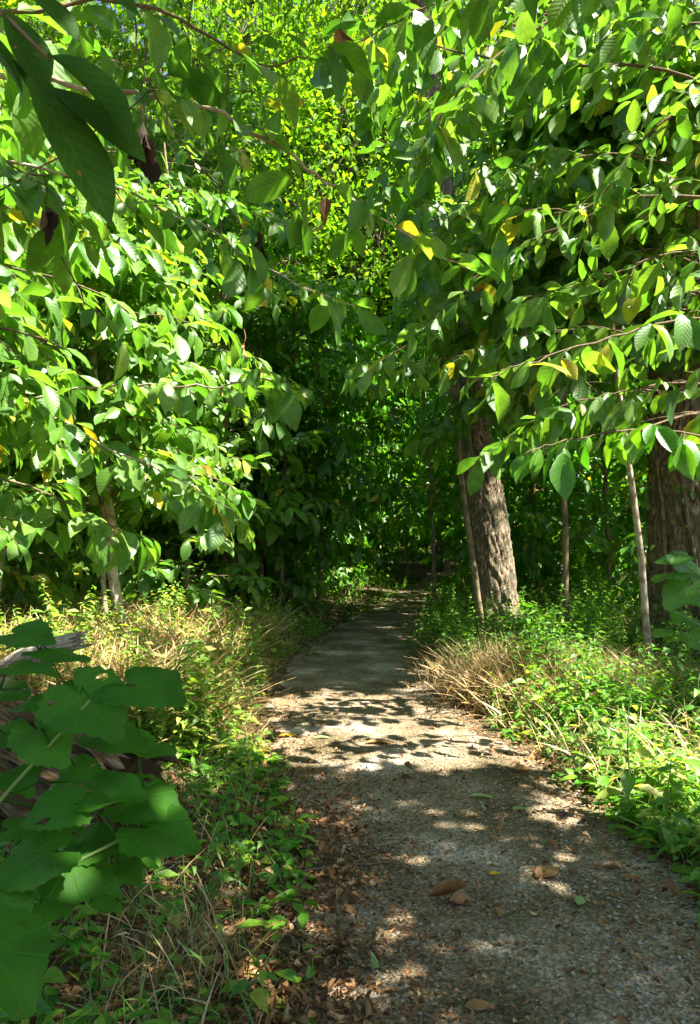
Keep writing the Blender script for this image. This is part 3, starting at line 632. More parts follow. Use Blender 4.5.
edge_tree('pawpaw_tree',(4.1,7.5,0),(3.2,7.3,7.2),.07,.36,2.0,34,73,'pawpaw tree arching bright leaves over the path from beside the seedling',[
  ([(820,300,5.0),(660,320,4.9),(560,340,4.7),(500,352,4.5),(470,358,4.4)],.010,.23,.25,.2,.55,'paw','twig',1.2,0),
  ([(800,440,5.0),(640,430,4.8),(560,440,4.7),(530,445,4.6)],.008,.24,.22,.14,.7,'pawd','twig',1.6,0),
  ([(780,120,5.2),(650,60,5.2),(540,70,5.3),(440,40,5.4),(380,30,5.6)],.014,.21,.6,.17,.3,'paw','twig',.8,0),
  ([(800,200,5.2),(660,190,5.4),(560,215,5.7),(480,255,5.9),(400,330,6.2),(350,350,6.3)],.014,.21,.55,.18,.3,'paw','twig',.8,0),
  ([(760,-40,5.2),(620,-10,5.0),(520,40,4.8),(450,95,4.7),(415,140,4.7)],.012,.25,.5,.16,.25,'paw','twig',1.0,0),
  ([(790,260,5.6),(680,250,5.5),(600,270,5.4),(520,275,5.3)],.010,.24,.5,.16,.3,'paw','twig',1.0,0),
  ([(790,-80,4.4),(640,-60,4.3),(500,-30,4.2),(400,-10,4.2),(340,20,4.3)],.010,.25,.35,.16,.3,'paw','twig',1.2,0),
  ([(800,340,7.6),(600,260,7.8),(500,230,8.2),(430,260,8.6)],.015,.24,.8,.15,.3,'paw','twig',1.0,0),
  ([(800,100,7.6),(600,100,7.8),(500,110,8.2),(430,150,8.6)],.015,.24,.8,.15,.3,'paw','twig',1.0,0),
  ([(760,30,6.2),(600,20,6.2),(500,60,6.1),(430,130,6.0),(400,190,6.0)],.012,.27,.6,.15,.3,'paw','twig',1.0,0),
  ([(760,180,6.6),(620,150,6.5),(520,160,6.5),(450,210,6.4),(420,260,6.4)],.012,.27,.6,.15,.3,'paw','twig',1.0,0),
  ([(720,-100,5.4),(560,-60,5.5),(460,-10,5.6),(390,50,5.8),(360,90,5.9)],.012,.27,.6,.15,.2,'paw','twig',1.0,0),
  ([(800,400,6.2),(660,390,6.2),(580,400,6.2),(520,420,6.2),(480,440,6.3)],.009,.26,.4,.15,.35,'paw','twig',1.2,0),
  ([(800,-60,5.6),(640,-20,5.8),(520,20,6.2),(430,90,6.6),(380,180,6.8)],.014,.21,.6,.15,.3,'paw','twig',.8,0),
  ([(810,360,6.0),(640,330,6.3),(540,330,6.6),(450,350,6.8),(360,350,7.0)],.010,.21,.5,.17,.3,'paw','twig',1.0,0),
  ([(780,60,4.8),(660,120,4.9),(590,200,5),(520,190,5.0)],.011,.21,.5,.17,.3,'paw','twig',.8,0)],keep=lambda p:(p[:,2]>np.where(p[:,0]>2.9,4.0,2.6))&(p[:,0]>.4),size=.27)

# ------------------------------------------------------------------ background trees (copies of a few)
protos=[]
for i in range(4):
    tg,wd,lv=pawpaw((0,0,-.05),(.2*(-1)**i,.2,5.6+.5*i),.05,.04,2.1,34,.23,seed=40+i,gap=.15)
    protos.append(('understory_tree',tg,wd,lv,'pawd'))
pos_under=[(-5.2,12.5),(-3.4,13.5),(-2.2,15.5),(-1.2,18),(-4.5,17),(-6.8,15.5),(-8.5,13),(-3.2,21),(-.9,23),(-6,21),(-9.5,19),(0,27),(-3,27),(-7,27),
 (3.4,16),(4.4,18.5),(5.5,15.5),(7,13),(6.2,19.5),(8.5,17),(4.6,22),(7,24),(9.5,22),(6.0,28),(9,29),(12,26),(1.5,33),(-1.5,34),(4.2,39),(7,37),(1,42),(-4,38),(-8,35),(11,36),(5.5,12.5),(-7,10.5),(15,33),(-13,26),(-12,33),(3,47),(8,47),(-2,48),(13,45),(-9,46)]
lab_u='leafy pawpaw tree deep in the shaded understory behind the path'
P0=[]
for k,(nm,tg,wd,lv,m) in enumerate(protos):
    x,y=pos_under[k]; e=finish(nm,tg,wd,lv,M[m],M['sap'],shapes=MED,loc=(x,y,0),label=lab_u,cat='tree',group='shaded pawpaw trees behind the path'); e.rotation_euler=(0,0,k*1.3); P0.append(e)
rs=random.Random(5)
for k,(x,y) in enumerate(pos_under[4:]):
    copy_tree(P0[k%4],(x+rs.uniform(-.4,.4),y,0),rs.random()*6.28,rs.uniform(.85,1.25))
lab_a='thin tree arching its leafy branches across the shaded far path'
tg,wd,lv=pawpaw((0,0,-.05),(.5,.1,6.4),.05,.34,2.7,30,.24,seed=51,gap=.15)
AR=finish('arching_tree',tg,wd,lv,M['pawd'],M['sap'],shapes=MED,loc=(-1.35,13.4,0),label=lab_a,cat='tree',group='thin trees arching over the far path')
for k,(x,y,rz) in enumerate([(1.75,14.6,3.0),(-.75,16.2,.3),(2.9,18.6,2.8),(-.1,19.6,.2),(.7,23,.5),(4.2,23.2,3.2),(2.0,27,.3),(5.3,28,2.9),(3.2,31.5,.1),(6.4,34.6,1.6)]):
    copy_tree(AR,(x,y,0),rz,.9+.05*(k%4),label=lab_a)
# tall canopy trees
lab_t='tall woodland tree with small pale leaves rising far behind the thicket'
TP=[]
def canopy_proto(seed,H):
    r=.17; g=big_trunk([(0,0,-.1),(.1,.1,H*.3),(.0,.3,H*.6),(.2,.2,H*.95)],[r,r*.8,r*.6,.05],sides=14,rows=50,seed=seed,flare=.3)
    limbs=[]
    for k in range(9):
        z=H*(.3+.065*k); a=k*2.4+seed; limbs.append(((.1,.2,z),(math.cos(a),math.sin(a),.55),3.6-.2*k,.06))
    w=tall_crown(None,limbs,3300,(4.0,4.0,H*.40),.20,seed,cull=False,center=(0,0,H*.62),per=10)
    return g,w
pos_tall=[(-9,25),(-2.5,31),(9.5,27),(-7,39),(4.6,36),(-15,34),(14,36),(-1,46),(8,44),(-11,49),(17,48),(4,56),(-5,58),(12,60),(-18,55),(22,60),(-12,17),(-2,60),(-26,62),(-5,20.5),(-1.4,25.5),(4.9,26.5),(.2,30),(14,23),(-12,25),(0.5,40),(-4.5,34),(7.5,33),(18,36),(-18,42),(10,52),(-6,66),(26,52),(-20,28),(16,66),(9,70),(-9,72),(0,76),(20,76),(-22,76)]
for k in range(3):
    g,w=canopy_proto(60+k,15+2*k); x,y=pos_tall[k]
    e=empty('woodland_tree',(x,y,0),label=lab_t,cat='tree',group='tall trees behind the thicket'); g.build('trunk',M['bark'],e); w.build('crown',[M['barkr'],M['wood_leaf']],e); TP.append(e)
for k,(x,y) in enumerate(pos_tall[3:]):
    copy_tree(TP[k%3],(x,y,0),rs.random()*6.28,rs.uniform(1.0,1.5))

def thicket(name,n,y0,y1,zmax,seed,mat,label,size,per=14,minoff=.9):
    global rng
    rng=np.random.default_rng(seed)
    y=y0+(y1-y0)*rng.random(n)**.8; x=rng.uniform(-1,1,n)*(.62*y+3); z=zmax*rng.random(n)**1.3
    k=offpath(x,y)>minoff+.25*np.maximum(0,2.2-z)*0; nn=np.array([mn.noise((a*.45,b*.45,c*.6+seed)) for a,b,c in zip(x,y,z)]); k&=nn>-.18
    c=np.stack([x,y,z+.1],-1)[k]; m=len(c); g=Geo()
    p=np.repeat(c,per,0)+rng.normal(0,.33,(m*per,3)); p[:,2]=np.maximum(p[:,2],.12)
    put(g,LOW,p,rng.normal(0,.8,(m*per,3))+[0,0,-.5],np.array([0,0,1.])+SUN*.3+rng.normal(0,.4,(m*per,3)),size*rng.uniform(.6,1.15,m*per))
    tag(g.build(name,mat),label,'foliage',kind='stuff')
thicket('undergrowth',5200,13,30,3.6,3,M['pawd'],'shaded leafy undergrowth filling the gaps between the trunks behind the path',.17)
thicket('far_foliage',7000,26,75,12,4,M['wood_leaf'],'distant mass of green woodland foliage behind everything',.34,14,1.4)
thicket('distant_wood',6500,62,110,20,6,M['wood_leaf'],'farthest solid belt of trees closing the view behind the woodland',.75,14,-99)

# ------------------------------------------------------------------ added trees, crowns shaped to shade chosen spots (trunks out of frame)
def shade_tree(base, H, zones, gaps, seed, label, density=3.8, zr=(4.6,8.0), size=.29):
    global rng
    rng=np.random.default_rng(seed); random.seed(seed)
    e=empty('added_shade_tree',(base[0],base[1],0),label=label,cat='tree')
    P=[]
    for (x0,x1,y0,y1,d,zz) in zones:
        n=int((x1-x0)*(y1-y0)*d*density); z=rng.uniform(*zr,n); q=np.stack([rng.uniform(x0,x1,n),rng.uniform(y0,y1,n)],-1)
        k=np.ones(n,bool)
        for (gx,gy_,gr) in gaps: k&=((q[:,0]-gx)**2+((q[:,1]-gy_))**2)>gr*gr*1.2
        q,z=q[k],z[k]; P.append(np.concatenate([q+SXY*z[:,None]-SXY*zz,z[:,None]],1))
    P=np.concatenate(P); P=P[~lit_cull(P)]; c=P.mean(0); g=Geo()
    tp=np.array([base[0]+.3,base[1]+.2,H]); tr=np.array([[base[0],base[1],-.1],[base[0]+.1,base[1],H*.4],[base[0]+.1,base[1]+.2,H*.75],tp])
    tube(g,tr,[.2,.16,.12,.05],10,0,rough=.03); 
    nodes_=[]; wood=Geo()
    for k in range(14):
        t=P[rng.integers(0,len(P))]; s=np.array([base[0]+.1,base[1]+.1,rng.uniform(.5,.9)*H]); s[2]=min(s[2],t[2]); m=(s+t)/2+np.array([0,0,.3])
        tt=np.linspace(0,1,8)[:,None]; q=(1-tt)**2*s+2*tt*(1-tt)*m+tt*tt*t; tube(wood,q,np.linspace(.05,.012,8),5,0); nodes_+=list(q[2:])
    nodes_=np.array(nodes_); lv=Leaves()
    for p in P:
        a=nodes_[np.argmin(((nodes_-p)**2).sum(1))]; tube(wood,np.array([a,(a+p)/2+[0,0,.05],p]),[.009,.006,.004],3,0,cap=False)
        d=nz(p-a+1e-3)+rng.normal(0,.4,3); d[2]*=.3; q=curve(p,d,.5,3,.3); tube(wood,q,[.004,.003,.003,.002],3,0,cap=False); lv.twig(q,size,.055,.1,.45)
    p,d,n,s=lv.arrays(); q=p[:,:2]-SXY*p[:,2:3]; k=np.ones(len(p),bool)
    for (gx,gy_,gr) in gaps: k&=((q[:,0]-gx)**2+((q[:,1]-gy_)*1.0)**2)>(gr*.95)**2
    p,d,n,s=p[k],d[k],n[k],s[k]
    k=~lit_cull(p); p,d,n,s=p[k],d[k],n[k],s[k]
    put(wood,MED,p,d,n,s,1); bpy.context.view_layer.update()
    adopt(g.build('trunk',M['bark']),e); adopt(wood.build('crown',[M['twig'],M['paw']]),e)
def gap(px,py,r): a=G(px,py); return (a[0],a[1],r)
gaps=[gap(215,885,.13),gap(250,935,.10),gap(180,900,.1),gap(380,918,.16),gap(440,902,.12),gap(545,982,.06),gap(410,856,.12),gap(490,848,.12),gap(545,790,.13),gap(590,800,.10),gap(285,905,.12),gap(640,842,.1),gap(330,985,.10),gap(450,772,.1),gap(530,850,.07)]  # holes left in the added crown to let sun spots through
shade_tree((5.6,1.2),7.5,[(-3.2,2.6,-.5,2.6,7,0),(-3.2,2.5,2.5,4.8,14,0)],gaps,91,'unseen broad tree added beside the viewer whose crown shades the near path')
shade_tree((8.6,10.8),9.5,[(-.9,1.3,7.25,9.5,7,0),(-2.5,2.2,9.7,14,8,0),(1.2,5,8.2,12,6,0),(2.3,5,5.6,8.2,9,0),(1.5,2.3,5.2,6.5,5,0)],[gap(330,680,.2),gap(390,700,.25),gap(310,662,.2),gap(300,715,.2)],92,'tree added beyond the massive trunk to dapple the path bend',zr=(5.5,9))
shade_tree((-3.6,1.2),6.5,[(-1.7,-.2,.8,2.2,15.0,2.3)],[],93,'tree at the viewer\'s shoulder that shades the hanging leaf cluster',zr=(3.9,5.2))

# ------------------------------------------------------------------ leaves close to the viewer, their shade put into a dark colour
rng=np.random.default_rng(3)
e=empty('overhanging_branch',tuple(A(-60,-30,1.25)),label='close spray of long drooping leaves, shade put into their dark colour',cat='branch'); bpy.context.view_layer.update()
g=Geo(); q=np.array([A(-260,-130,1.2),A(-60,-30,1.2),A(10,20,1.2),A(50,60,1.2)]); tube(g,q,[.008,.006,.004,.003],6,0)
q2=np.array([A(-40,-60,1.25),A(30,-25,1.25),A(70,-5,1.3)]); tube(g,q2,[.005,.004,.003],6,0)
adopt(g.build('twig',M['twig']),e)
def leaf_thing(parent,name,base,tip,nrm,mat,shape,w=1.0):
    base=np.array(base); tip=np.array(tip); L=np.linalg.norm(tip-base); g=Geo()
    V,Fc,UV=shape; V=V.copy(); V[:,0]*=w
    put(g,[(V,Fc,UV)],base,tip-base,np.array(nrm),L); o=g.build(name,mat); adopt(o,parent); return o
FT=np.linspace(0,1,15); FW=np.interp(FT,PAW_T,PAW_W)
FINE=[leaf_shape(list(FT),list(FW),.14,.16,.006), leaf_shape(list(FT),list(FW),.3,.22,.008,.3), leaf_shape(list(FT),list(FW),.1,.10,.006,-.2)]
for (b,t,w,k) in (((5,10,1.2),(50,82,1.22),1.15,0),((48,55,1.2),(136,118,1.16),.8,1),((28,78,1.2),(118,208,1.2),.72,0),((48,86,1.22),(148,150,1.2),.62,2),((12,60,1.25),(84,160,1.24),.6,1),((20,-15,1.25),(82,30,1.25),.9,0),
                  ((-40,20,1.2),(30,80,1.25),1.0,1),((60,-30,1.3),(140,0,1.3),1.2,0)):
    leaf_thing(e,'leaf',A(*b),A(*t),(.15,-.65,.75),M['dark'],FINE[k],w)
# withered hanging clusters
def withered(px,py,Y,L,label,seed,n=7,mat='char'):
    rg=np.random.default_rng(seed); p=A(px,py,Y); g=Geo(); 
    for k in range(n):
        d=np.array([rg.normal(0,.22),rg.normal(0,.22),-1]); put(g,CURL,p+rg.normal(0,.012,3)-[0,0,.25*L*k/n],d,(rg.normal(),rg.normal(),.1),L*rg.uniform(.4,.7))
    tube(g,np.array([p+[0,0,.10],p+[.01,0,.05],p]),[.003,.002,.002],4,0)
    tag(g.build('withered_leaf_cluster',M[mat]),label,'dead leaves')
withered(144,128,2.9,.20,'shrivelled black leaf bundle hanging under the close dark leaves',1,9)
withered(258,238,3.6,.17,'shrivelled dark leaf bundle on the twig under the silvery branch',2)
withered(45,205,3.0,.14,'withered leaf bundle dangling by the topmost side twigs',3,6)
withered(340,25,3.4,.16,'curled tan dead leaf bundle caught high above the path',4,4,'litter')
withered(327,195,3.5,.16,'papery brown leaves hooked at the tip of the silvery branch',6,4,'litter')
withered(244,345,4.6,.1,'small orange brown curled leaf dangling in the dark gap left of the path',5,2,'litter')

# ------------------------------------------------------------------ lobed leaves by the viewer's knee
def lobed(seed=0, lobes=3, n=44):
    """broad heart-shaped leaf with shallow lobes and a toothed margin"""
    rg=np.random.default_rng(seed); pts=[]
    for k in range(n+1):
        a=math.pi*(-.5)+2*math.pi*k/n            # from the stalk notch round
        b=abs(((a+math.pi/2+math.pi)%(2*math.pi))-math.pi)/math.pi  # 0 at notch, 1 at tip
        r=np.interp(b,[0,.06,.16,.3,.42,.52,.66,.76,.88,1],[.06,.30,.44,.48,.53,.50,.52,.50,.56,.72])
        r*=1+.035*(1 if k%2 else -1)+rg.normal(0,.012)
        pts.append((r*math.cos(a),r*math.sin(a)+.16))
    pts=np.array(pts[:-1]); V=[(0,.12,0)];UV=[(.5,.12)]
    for f in (.2,.4,.6,.8,1.0):
        for (x,y) in pts:
            X=x*f; Y=.12+(y-.12)*f; z=.10*abs(X)-.22*max(0,Y)**2-.10*X*X+.018*math.sin(9*X+4*Y+seed)*f
            V.append((X,Y,z)); UV.append((.5+X,Y))
    Fc=[(0,1+k,1+(k+1)%n,-1) for k in range(n)]
    for r_ in range(4):
        o=1+r_*n; Fc+=[(o+k,o+n+k,o+n+(k+1)%n,o+(k+1)%n) for k in range(n)]
    if seed%2:
        for _ in range(3+seed%3):
            h=n+rg.integers(n,len(Fc)-n-2); w_=rg.integers(1,3); Fc=[q for i_,q in enumerate(Fc) if not (h<=i_<h+w_)]
    V=np.array(V); V[:,2]+=.05*np.sin(V[:,0]*7+seed*2)*V[:,1]+.03*np.sin(V[:,1]*9+seed)-.12*np.abs(V[:,0])*(seed%2)
    return V,np.array(Fc),np.array(UV)
LB=[lobed(k) for k in range(7)]
def lobed_plant(name,label,base,stemways,leaves,mat='big',stem='stemg'):
    e=empty(name,tuple(base),label=label,cat='plant'); bpy.context.view_layer.update(); 
    for w in stemways:
        g=Geo(); q=np.array(w); n=len(q)*4; qq=np.stack([np.interp(np.linspace(0,len(q)-1,n),range(len(q)),q[:,k]) for k in range(3)],-1); qq[1:-1]=(qq[:-2]+qq[1:-1]*2+qq[2:])/4
        tube(g,qq,np.linspace(.0045,.0022,n),6,0)
        adopt(g.build('stem',M[stem]),e)
    for i,(px,py,Y,sz,dx,dz,nx,ny,nz_) in enumerate(leaves):
        c=A(px,py,Y); rj=random.Random(int(px*7+py)); ny=ny*.55+rj.uniform(-.15,.15); nz_=.9; nx=nx+rj.uniform(-.3,.3); d=nz(np.array([dx,-.35+rj.uniform(-.4,.4),dz*.6],float)); size=sz/F*Y*.92; b=c-d*size*.35
        g=Geo(); put(g,[LB[i%7]],b,d,(nx,ny,nz_),size)
        allp=np.concatenate([np.array(w) for w in stemways]); s=allp[np.argmin(((allp-b)**2).sum(1))]
        tube(g,np.array([s,(s+b)/2+[0,0,.012],b+d*size*.12]),[.0022,.0018,.0014],4,0,cap=False)
        o=g.build('leaf',M[mat]); adopt(o,e)
base=(-.95,1.25,0.05)
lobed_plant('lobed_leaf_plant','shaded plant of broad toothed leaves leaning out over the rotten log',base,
 [[(-.95,1.25,.05),(-.85,1.25,.6),A(-40,860,1.2),A(0,800,1.2),A(50,745,1.2),A(90,700,1.2)],[(-.95,1.25,.05),A(-60,980,1.15),A(0,905,1.1),A(60,870,1.15),A(120,840,1.2),A(150,815,1.25)],[(-.85,1.25,.6),A(-30,740,1.3),A(0,690,1.35),A(40,650,1.4)]],
 [(30,635,1.4,62,.9,-.1,.1,-.4,1),(62,652,1.4,66,1,-.05,.1,-.3,1),(30,668,1.3,58,1,.1,0,-.35,1),(92,706,1.2,92,.55,-.6,.1,-.75,.75),(150,688,1.25,92,1,-.12,0,-.45,.9),(28,702,1.3,45,-.6,-.1,0,-.4,1),(48,742,1.2,66,.4,-.6,0,-.8,.6),
  (120,738,1.3,70,1,-.2,0,-.35,1),(150,742,1.35,60,1,-.3,0,-.3,1),(110,790,1.2,78,.9,.3,0,-.7,.7),(150,800,1.25,82,1,-.4,0,-.7,.7),(165,832,1.2,84,1,-.3,0,-.8,.6),(55,808,1.15,70,-.5,-.1,.1,-.5,.8),(95,845,1.2,64,.9,.2,0,-.5,.8),
  (30,862,1.1,86,-.6,-.2,.1,-.6,.8),(85,872,1.15,80,.9,-.3,0,-.6,.8),(10,905,1.05,60,.5,-.3,0,-.6,.8),(2,962,.95,120,.7,-.55,.1,-.85,.5),(125,870,1.25,48,.9,-.4,0,-.5,.8),(12,690,1.4,44,.8,.1,0,-.4,1),(70,690,1.35,40,.6,-.3,.1,-.3,1),(15,735,1.35,46,.9,-.2,0,-.5,1),(85,768,1.3,44,.8,-.1,0,-.4,1),(20,780,1.3,50,.7,-.3,0,-.5,1),(60,785,1.35,40,-.5,-.3,.1,-.4,1),(15,830,1.25,52,.9,.1,0,-.5,1),(65,830,1.3,46,.8,-.3,0,-.5,1),(140,860,1.3,44,1,.1,0,-.3,1),(50,905,1.2,50,.8,-.2,0,-.5,1),(110,900,1.25,36,.7,-.4,0,-.4,1)])
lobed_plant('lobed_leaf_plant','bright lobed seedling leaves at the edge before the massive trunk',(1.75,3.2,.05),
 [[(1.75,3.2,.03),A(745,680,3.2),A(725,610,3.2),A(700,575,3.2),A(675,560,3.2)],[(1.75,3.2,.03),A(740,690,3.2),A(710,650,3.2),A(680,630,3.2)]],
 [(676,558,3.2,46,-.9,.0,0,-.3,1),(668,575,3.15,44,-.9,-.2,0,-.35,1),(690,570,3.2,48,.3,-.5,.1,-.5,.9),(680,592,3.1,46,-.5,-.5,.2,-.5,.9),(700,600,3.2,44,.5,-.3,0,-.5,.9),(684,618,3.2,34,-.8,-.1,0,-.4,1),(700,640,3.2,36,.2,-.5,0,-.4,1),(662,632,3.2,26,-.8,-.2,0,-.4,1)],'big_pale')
# leafy upright plant lit on the bank
def upright(px,pyb,Y,H,n,ls,label,seed,mat='weed'):
    rg=np.random.default_rng(seed); b=A(px,pyb,Y); b[2]=gz1(b[0],b[1])-.01
    e=empty('leafy_weed',tuple(b),label=label,cat='plant'); bpy.context.view_layer.update(); g=Geo()
    t=np.linspace(0,1,8)[:,None]; q=b+np.array([rg.normal(0,.06),rg.normal(0,.06),H])*t+rg.normal(0,.006,(8,3)); tube(g,q,np.linspace(.006,.002,8),6,0); adopt(g.build('stem',M['stemg']),e)
    f=Geo(); 
    for k in range(n):
        u=.18+.82*k/(n-1); p=b+(q[-1]-b)*u; a=k*2.4+seed; L=ls*(1.15-.75*u)*rg.uniform(.8,1.2)
        d=np.array([math.cos(a),math.sin(a),rg.uniform(-.1,.45)]); tube(f,np.array([p,p+nz(d)*L*.35]),[.002,.001],3,0,cap=False)
        put(f,OVAL,p+nz(d)*L*.33,d+[0,0,-.3],np.array([0,-.25,1.])+rg.normal(0,.2,3),L,1)
    adopt(f.build('foliage',[M['stemg'],M[mat]]),e)
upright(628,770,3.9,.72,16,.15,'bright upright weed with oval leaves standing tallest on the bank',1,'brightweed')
upright(665,800,3.6,.45,14,.12,'broad leaved weed beside the tall bright weed',2)
upright(700,790,3.4,.6,16,.13,'leafy weed at the outer end of the bank by the seedling leaves',3)
upright(596,735,5.0,.40,12,.11,'small leafy weed between the dry grass tuft and the bright weed',4)
upright(560,690,6.6,.5,14,.13,'leafy weed behind the dry grass tuft under the knobbly sapling',5)
upright(545,700,6.8,.55,16,.15,'dark leaved weed in the shade under the leaning trunk',6)
upright(445,680,8.2,.5,14,.17,'broad leaved plant at the path bend before the leaning trunk',7)
upright(285,880,3.2,.28,12,.075,'small green seedling on the litter beside the near path',8)
upright(232,855,3.3,.30,12,.08,'green seedling between the lobed plant and the near path',9)
upright(255,780,4.6,.30,12,.10,'green weed at the corner where shade meets the sunny bank',10)
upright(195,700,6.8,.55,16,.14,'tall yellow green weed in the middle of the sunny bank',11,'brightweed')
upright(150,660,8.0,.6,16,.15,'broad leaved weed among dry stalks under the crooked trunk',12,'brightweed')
upright(240,990,2.4,.24,10,.085,'dark seedling in the nearest grass by the litter',13)
for k,(px,py,Y,H) in enumerate([(470,640,9.5,.5),(530,640,9.6,.6),(600,655,8.4,.5),(560,655,8.8,.45),(640,690,6.8,.5),(610,700,6.3,.45),(680,700,6.2,.6),(590,670,7.4,.55),(520,630,10.5,.6),(700,740,5.0,.55)]):
    upright(px,py,Y,H,13,.15,'broad leaved weed in half shade on the bank under the slim saplings',30+k)
for o in COL.objects:
    if o.get('label')=='broad leaved weed in half shade on the bank under the slim saplings': o['group']='broad leaved weeds on the half shaded bank'
# dry grass tufts
def tuft(px,py,n,rad,h,label,seed):
    rg=np.random.default_rng(seed); c=G(px,py); x=c[0]+rg.normal(0,rad,n); y=c[1]+rg.normal(0,rad*1.1,n); g=Geo()
    a=rg.random(n)*6.28; l=rg.uniform(.05,.6,n)*rg.uniform(.3,1,n); dd=np.stack([np.cos(a)*l,np.sin(a)*l,np.ones(n)],-1); nn=np.stack([-np.cos(a),-np.sin(a),np.full(n,.2)],-1)
    put(g,THINB,np.stack([x,y,gz(x,y)-.01],-1),dd+rg.normal(0,.12,(n,3)),nn+rg.normal(0,.5,(n,3)),rg.uniform(h*.35,h,n)); o=g.build('dry_grass_tuft',M['straw']); tag(o,label,'grass tuft')
tuft(512,702,1900,.24,.60,'bushy tuft of dry tan grass at the foot of the leaning tree',1)
tuft(560,712,700,.26,.5,'thinner dry grass patch beside the bushy tan tuft',2)
tuft(448,690,110,.12,.5,'few bleached bent stems at the path edge before the tan tuft',3)
tuft(600,690,500,.3,.5,'dry grass patch in half shade under the knobbly sapling',6)
tuft(530,665,500,.35,.45,'dull dry grass between the bushy tan tuft and the trunk behind it',7)
tuft(650,712,350,.25,.5,'dry grass mixed with weeds below the slim pale sapling',8)
tuft(150,985,160,.14,.24,'dim wiry grass clump under the lobed leaves',4)
tuft(205,960,100,.13,.22,'dim wiry grass clump nearest the seedling in the litter',5)

# ------------------------------------------------------------------ fallen log
def fallen_log(name,p0,p1,r0,r1,label,seed,mat='log',hollow=True,bend=.05):
    rows,sides=110,84; p0=np.array(p0);p1=np.array(p1); t=np.linspace(0,1,rows); P=p0+(p1-p0)*t[:,None]; P[:,2]+=bend*np.sin(t*3.1); T=nz(np.gradient(P,axis=0)); X=nz(np.cross(T,[0,0,1.])); Yv=np.cross(X,T)
    L=np.linalg.norm(p1-p0); V=[]
    for i in range(rows):
        for j in range(sides):
            a=j/sides*2*math.pi; s=t[i]*L; r=r0+(r1-r0)*t[i]
            n1=mn.noise((math.cos(a)*5.5+seed,math.sin(a)*5.5,s*1.2)); n2=mn.noise((math.cos(a)*15,math.sin(a)*15+seed,s*3)); n3=mn.noise((math.cos(a)*1.2,math.sin(a)*1.2+seed,s*2))
            r*=1+.34*(.4-abs(n1)*1.8)+.18*n2+.18*n3
            push=0
            if i>rows-4: push=.06*mn.noise((math.cos(a)*7,math.sin(a)*7,seed))*(i-(rows-4))
            V.append(P[i]+(X[i]*math.cos(a)+Yv[i]*math.sin(a))*max(.02,r)+T[i]*push)
    i=np.arange(rows-1)[:,None]*sides; j=np.arange(sides)[None,:]; k=(j+1)%sides
    Fc=np.stack([i+j,i+k,i+sides+k,i+sides+j],-1).reshape(-1,4)
    b=(rows-1)*sides; n0=len(V)
    for f,dep in ((.72,-.03),(.5,-.10),(.2,-.16)):
        for q in range(sides): V.append(P[-1]+(np.array(V[b+q])-P[-1])*f+T[-1]*(dep+.03*mn.noise((q*.9,f*9,seed))))
    prev=b; 
    for r_ in range(3):
        cur=n0+r_*sides; Fc=np.vstack([Fc,[(prev+q,prev+(q+1)%sides,cur+(q+1)%sides,cur+q) for q in range(sides)]]); prev=cur
    UVs=[(((q%sides)/sides+.5)%1.0*6.28*r0,(q//sides)/rows*L) for q in range(rows*sides)]; UVs+=[(V[q][0]*3,V[q][2]*3) for q in range(rows*sides,len(V))]
    g=Geo(); g.add(V,Fc,UVs); 
    e=empty(name,tuple(p0),label=label,cat='log'); bpy.context.view_layer.update(); adopt(g.build('wood',M[mat]),e)
    rg=np.random.default_rng(seed)
    for q in range(24 if r0>.2 else 7):
        u=rg.uniform(.1,1); a=rg.uniform(.2,2.9); c=p0+(p1-p0)*u; i=min(rows-1,int(u*rows)); o=(X[i]*math.cos(a)+Yv[i]*math.sin(a)); b=c+o*(r0+(r1-r0)*u)*1.0
        ln=rg.uniform(.12,.4)*min(1,r0*4); d=T[i]*rg.choice([-1,1])+o*rg.uniform(0,.25); s=Geo(); put(s,[leaf_shape([0,.15,.3,.5,.7,.85,1],[.05,.10,.09,.13,.08,.10,.02],.4,-.05,.02,.2)],b,d,o,ln)
        adopt(s.build('bark_flake',M[mat]),e)
    return e
fallen_log('fallen_log',(-3.0,4.5,.62),(-1.02,3.35,.30),.32,.22,'rotten fallen log with peeling bark lying behind the broad leaved plant',4)
fallen_log('fallen_log',(-2.6,5.0,.45),(-1.72,4.7,.86),.09,.05,'pale broken limb sticking up sunlit from behind the rotten log',8,'pale')
fallen_log('fallen_log',(-2.4,2.6,.10),(-.95,2.75,.12),.13,.10,'dark low log half buried in grass below the rotten log',6)

# ------------------------------------------------------------------ single fallen leaves on the path
def fallen(px,py,L,ang,mat,label,shape=CURL[0],lift=.012,name='fallen_leaf'):
    c=G(px,py); g=Geo(); d=np.array([math.cos(ang),math.sin(ang),.03]); put(g,[shape],np.array([c[0],c[1],lift+.01])-d*L/2,d,(0.05,-.1,1),L); o=g.build(name,M[mat]); tag(o,label,'leaf')
flat=leaf_shape([0,.15,.4,.7,1],[.02,.17,.26,.19,.01],.08,.05,.02)
thin=leaf_shape([0,.2,.5,.8,1],[.02,.09,.13,.09,.01],.35,.10,.01)
fallen(495,878,.06,.2,'yellow','small bright yellow leaf lying flat on the shaded gravel',flat)
fallen(448,903,.16,-.15,'litter','long curled brown leaf just below the small yellow leaf',CURL[0])
fallen(466,906,.15,.05,'litter','folded brown leaf overlapping the long curled brown leaf',CURL[1])
fallen(548,876,.17,.7,'litter','broad tan leaf to the side of the small yellow leaf',flat)
fallen(482,800,.15,-.1,'palegreen','long pale green leaf lying near the upper shadow edge',thin)
fallen(380,745,.22,.1,'litter','slender brown leaf lying across the sunny gravel',thin)
fallen(288,738,.16,.3,'yellow','yellow orange leaf at the sunny edge of the path',thin)
fallen(322,740,.13,.1,'palegreen','short green leaf on sunny gravel beside the yellow orange one',thin)
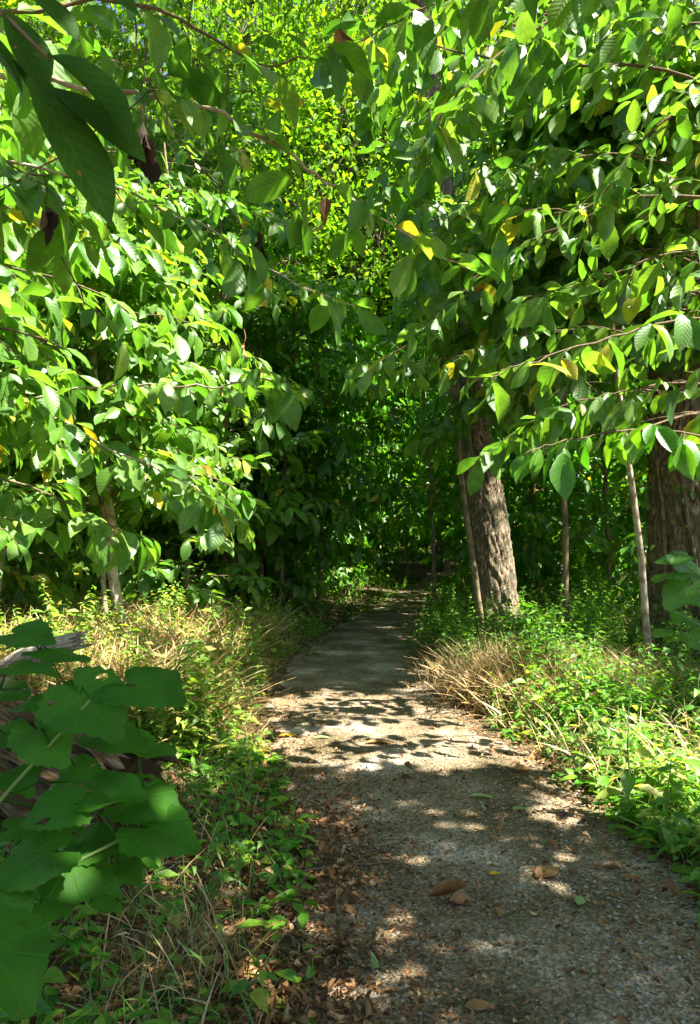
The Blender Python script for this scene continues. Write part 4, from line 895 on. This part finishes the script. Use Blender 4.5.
fallen(525,772,.17,.2,'litter','large curled leaf at the weedy edge beside the sunny gravel',CURL[1])
fallen(530,760,.14,.9,'litter','upturned brown leaf resting beside the large curled one',CURL[2])
fallen(480,1012,.10,.1,'litter','tan leaf lying at the very bottom of the path',flat)
fallen(580,905,.09,1.2,'palegreen','grey green torn leaf on the stony side of the path',flat)
fallen(500,830,.10,1.1,'litter','ragged tan leaf between the two small light patches',CURL[2])
fallen(350,915,.09,-.5,'litter','pale curled leaf in the sunlit litter at the path shoulder',CURL[1])
fallen(375,968,.07,1.9,'palegreen','tiny fresh green leaf standing in the litter',CURL[2])
fallen(520,812,.09,.1,'palegreen','small green leaf beyond the ragged tan leaf',flat)
fallen(610,870,.12,2.4,'litter','grey brown leaf at the foot of the bank grass',CURL[1])

for k,(px,py,L,an,lab) in enumerate([(355,870,.5,.25,'thin bare stick lying over the litter at the near path shoulder'),(300,960,.38,1.9,'short dark stick in the litter by the nearest seedling'),(585,820,.45,-.5,'grey stick along the weedy edge near the upturned leaves'),(330,650,.7,.4,'fallen twig at the inner bend where the path darkens')]):
    c=G(px,py); r_=np.random.default_rng(k+5); t=np.linspace(-.5,.5,9)[:,None]; q=np.array([c[0],c[1],.02])+np.array([math.cos(an),math.sin(an),0])*t*L+r_.normal(0,.006,(9,3)); q[:,2]=np.abs(q[:,2])*.5+.012
    g=Geo(); tube(g,q,np.linspace(.007,.003,9),6,0); tube(g,np.array([q[4],q[4]+np.array([math.cos(an+.7),math.sin(an+.7),.12])*L*.25]),[.004,.002],4,0); tag(g.build('fallen_stick',M['twig']),lab,'stick')
# ------------------------------------------------------------------ camera, light, world
cam=bpy.data.cameras.new('camera'); co=bpy.data.objects.new('camera',cam); COL.objects.link(co)
co.location=(0,0,CAM_Z); co.rotation_euler=(R(90),0,0)
cam.sensor_fit='VERTICAL'; cam.sensor_height=36; cam.lens=36*F/1024; cam.shift_y=(HOR-512)/1024; cam.clip_end=1000; cam.clip_start=.05
sc.camera=co
sun=bpy.data.lights.new('sun','SUN'); so=bpy.data.objects.new('sun',sun); COL.objects.link(so); sun.energy=5; sun.angle=R(.53); sun.color=(1,.95,.86)
so.rotation_euler=Vector(SUN).to_track_quat('Z','Y').to_euler()
w=bpy.data.worlds.new('World'); sc.world=w; w.use_nodes=True; nt=w.node_tree; bg=nt.nodes['Background']
sky=nt.nodes.new('ShaderNodeTexSky'); sky.sky_type='NISHITA'; sky.sun_disc=False; sky.sun_elevation=R(SUN_EL); sky.sun_rotation=R(90-SUN_AZ)
nt.links.new(sky.outputs[0],bg.inputs[0]); bg.inputs[1].default_value=.055
sc.view_settings.view_transform='Standard'; sc.view_settings.look='None'; sc.view_settings.exposure=2.45; sc.view_settings.gamma=1
sc.render.engine='CYCLES'; cy=sc.cycles; cy.max_bounces=8; cy.diffuse_bounces=5; cy.transmission_bounces=6; cy.glossy_bounces=2; cy.use_denoising=True
try: cy.denoiser='OPENIMAGEDENOISE'
except Exception: pass
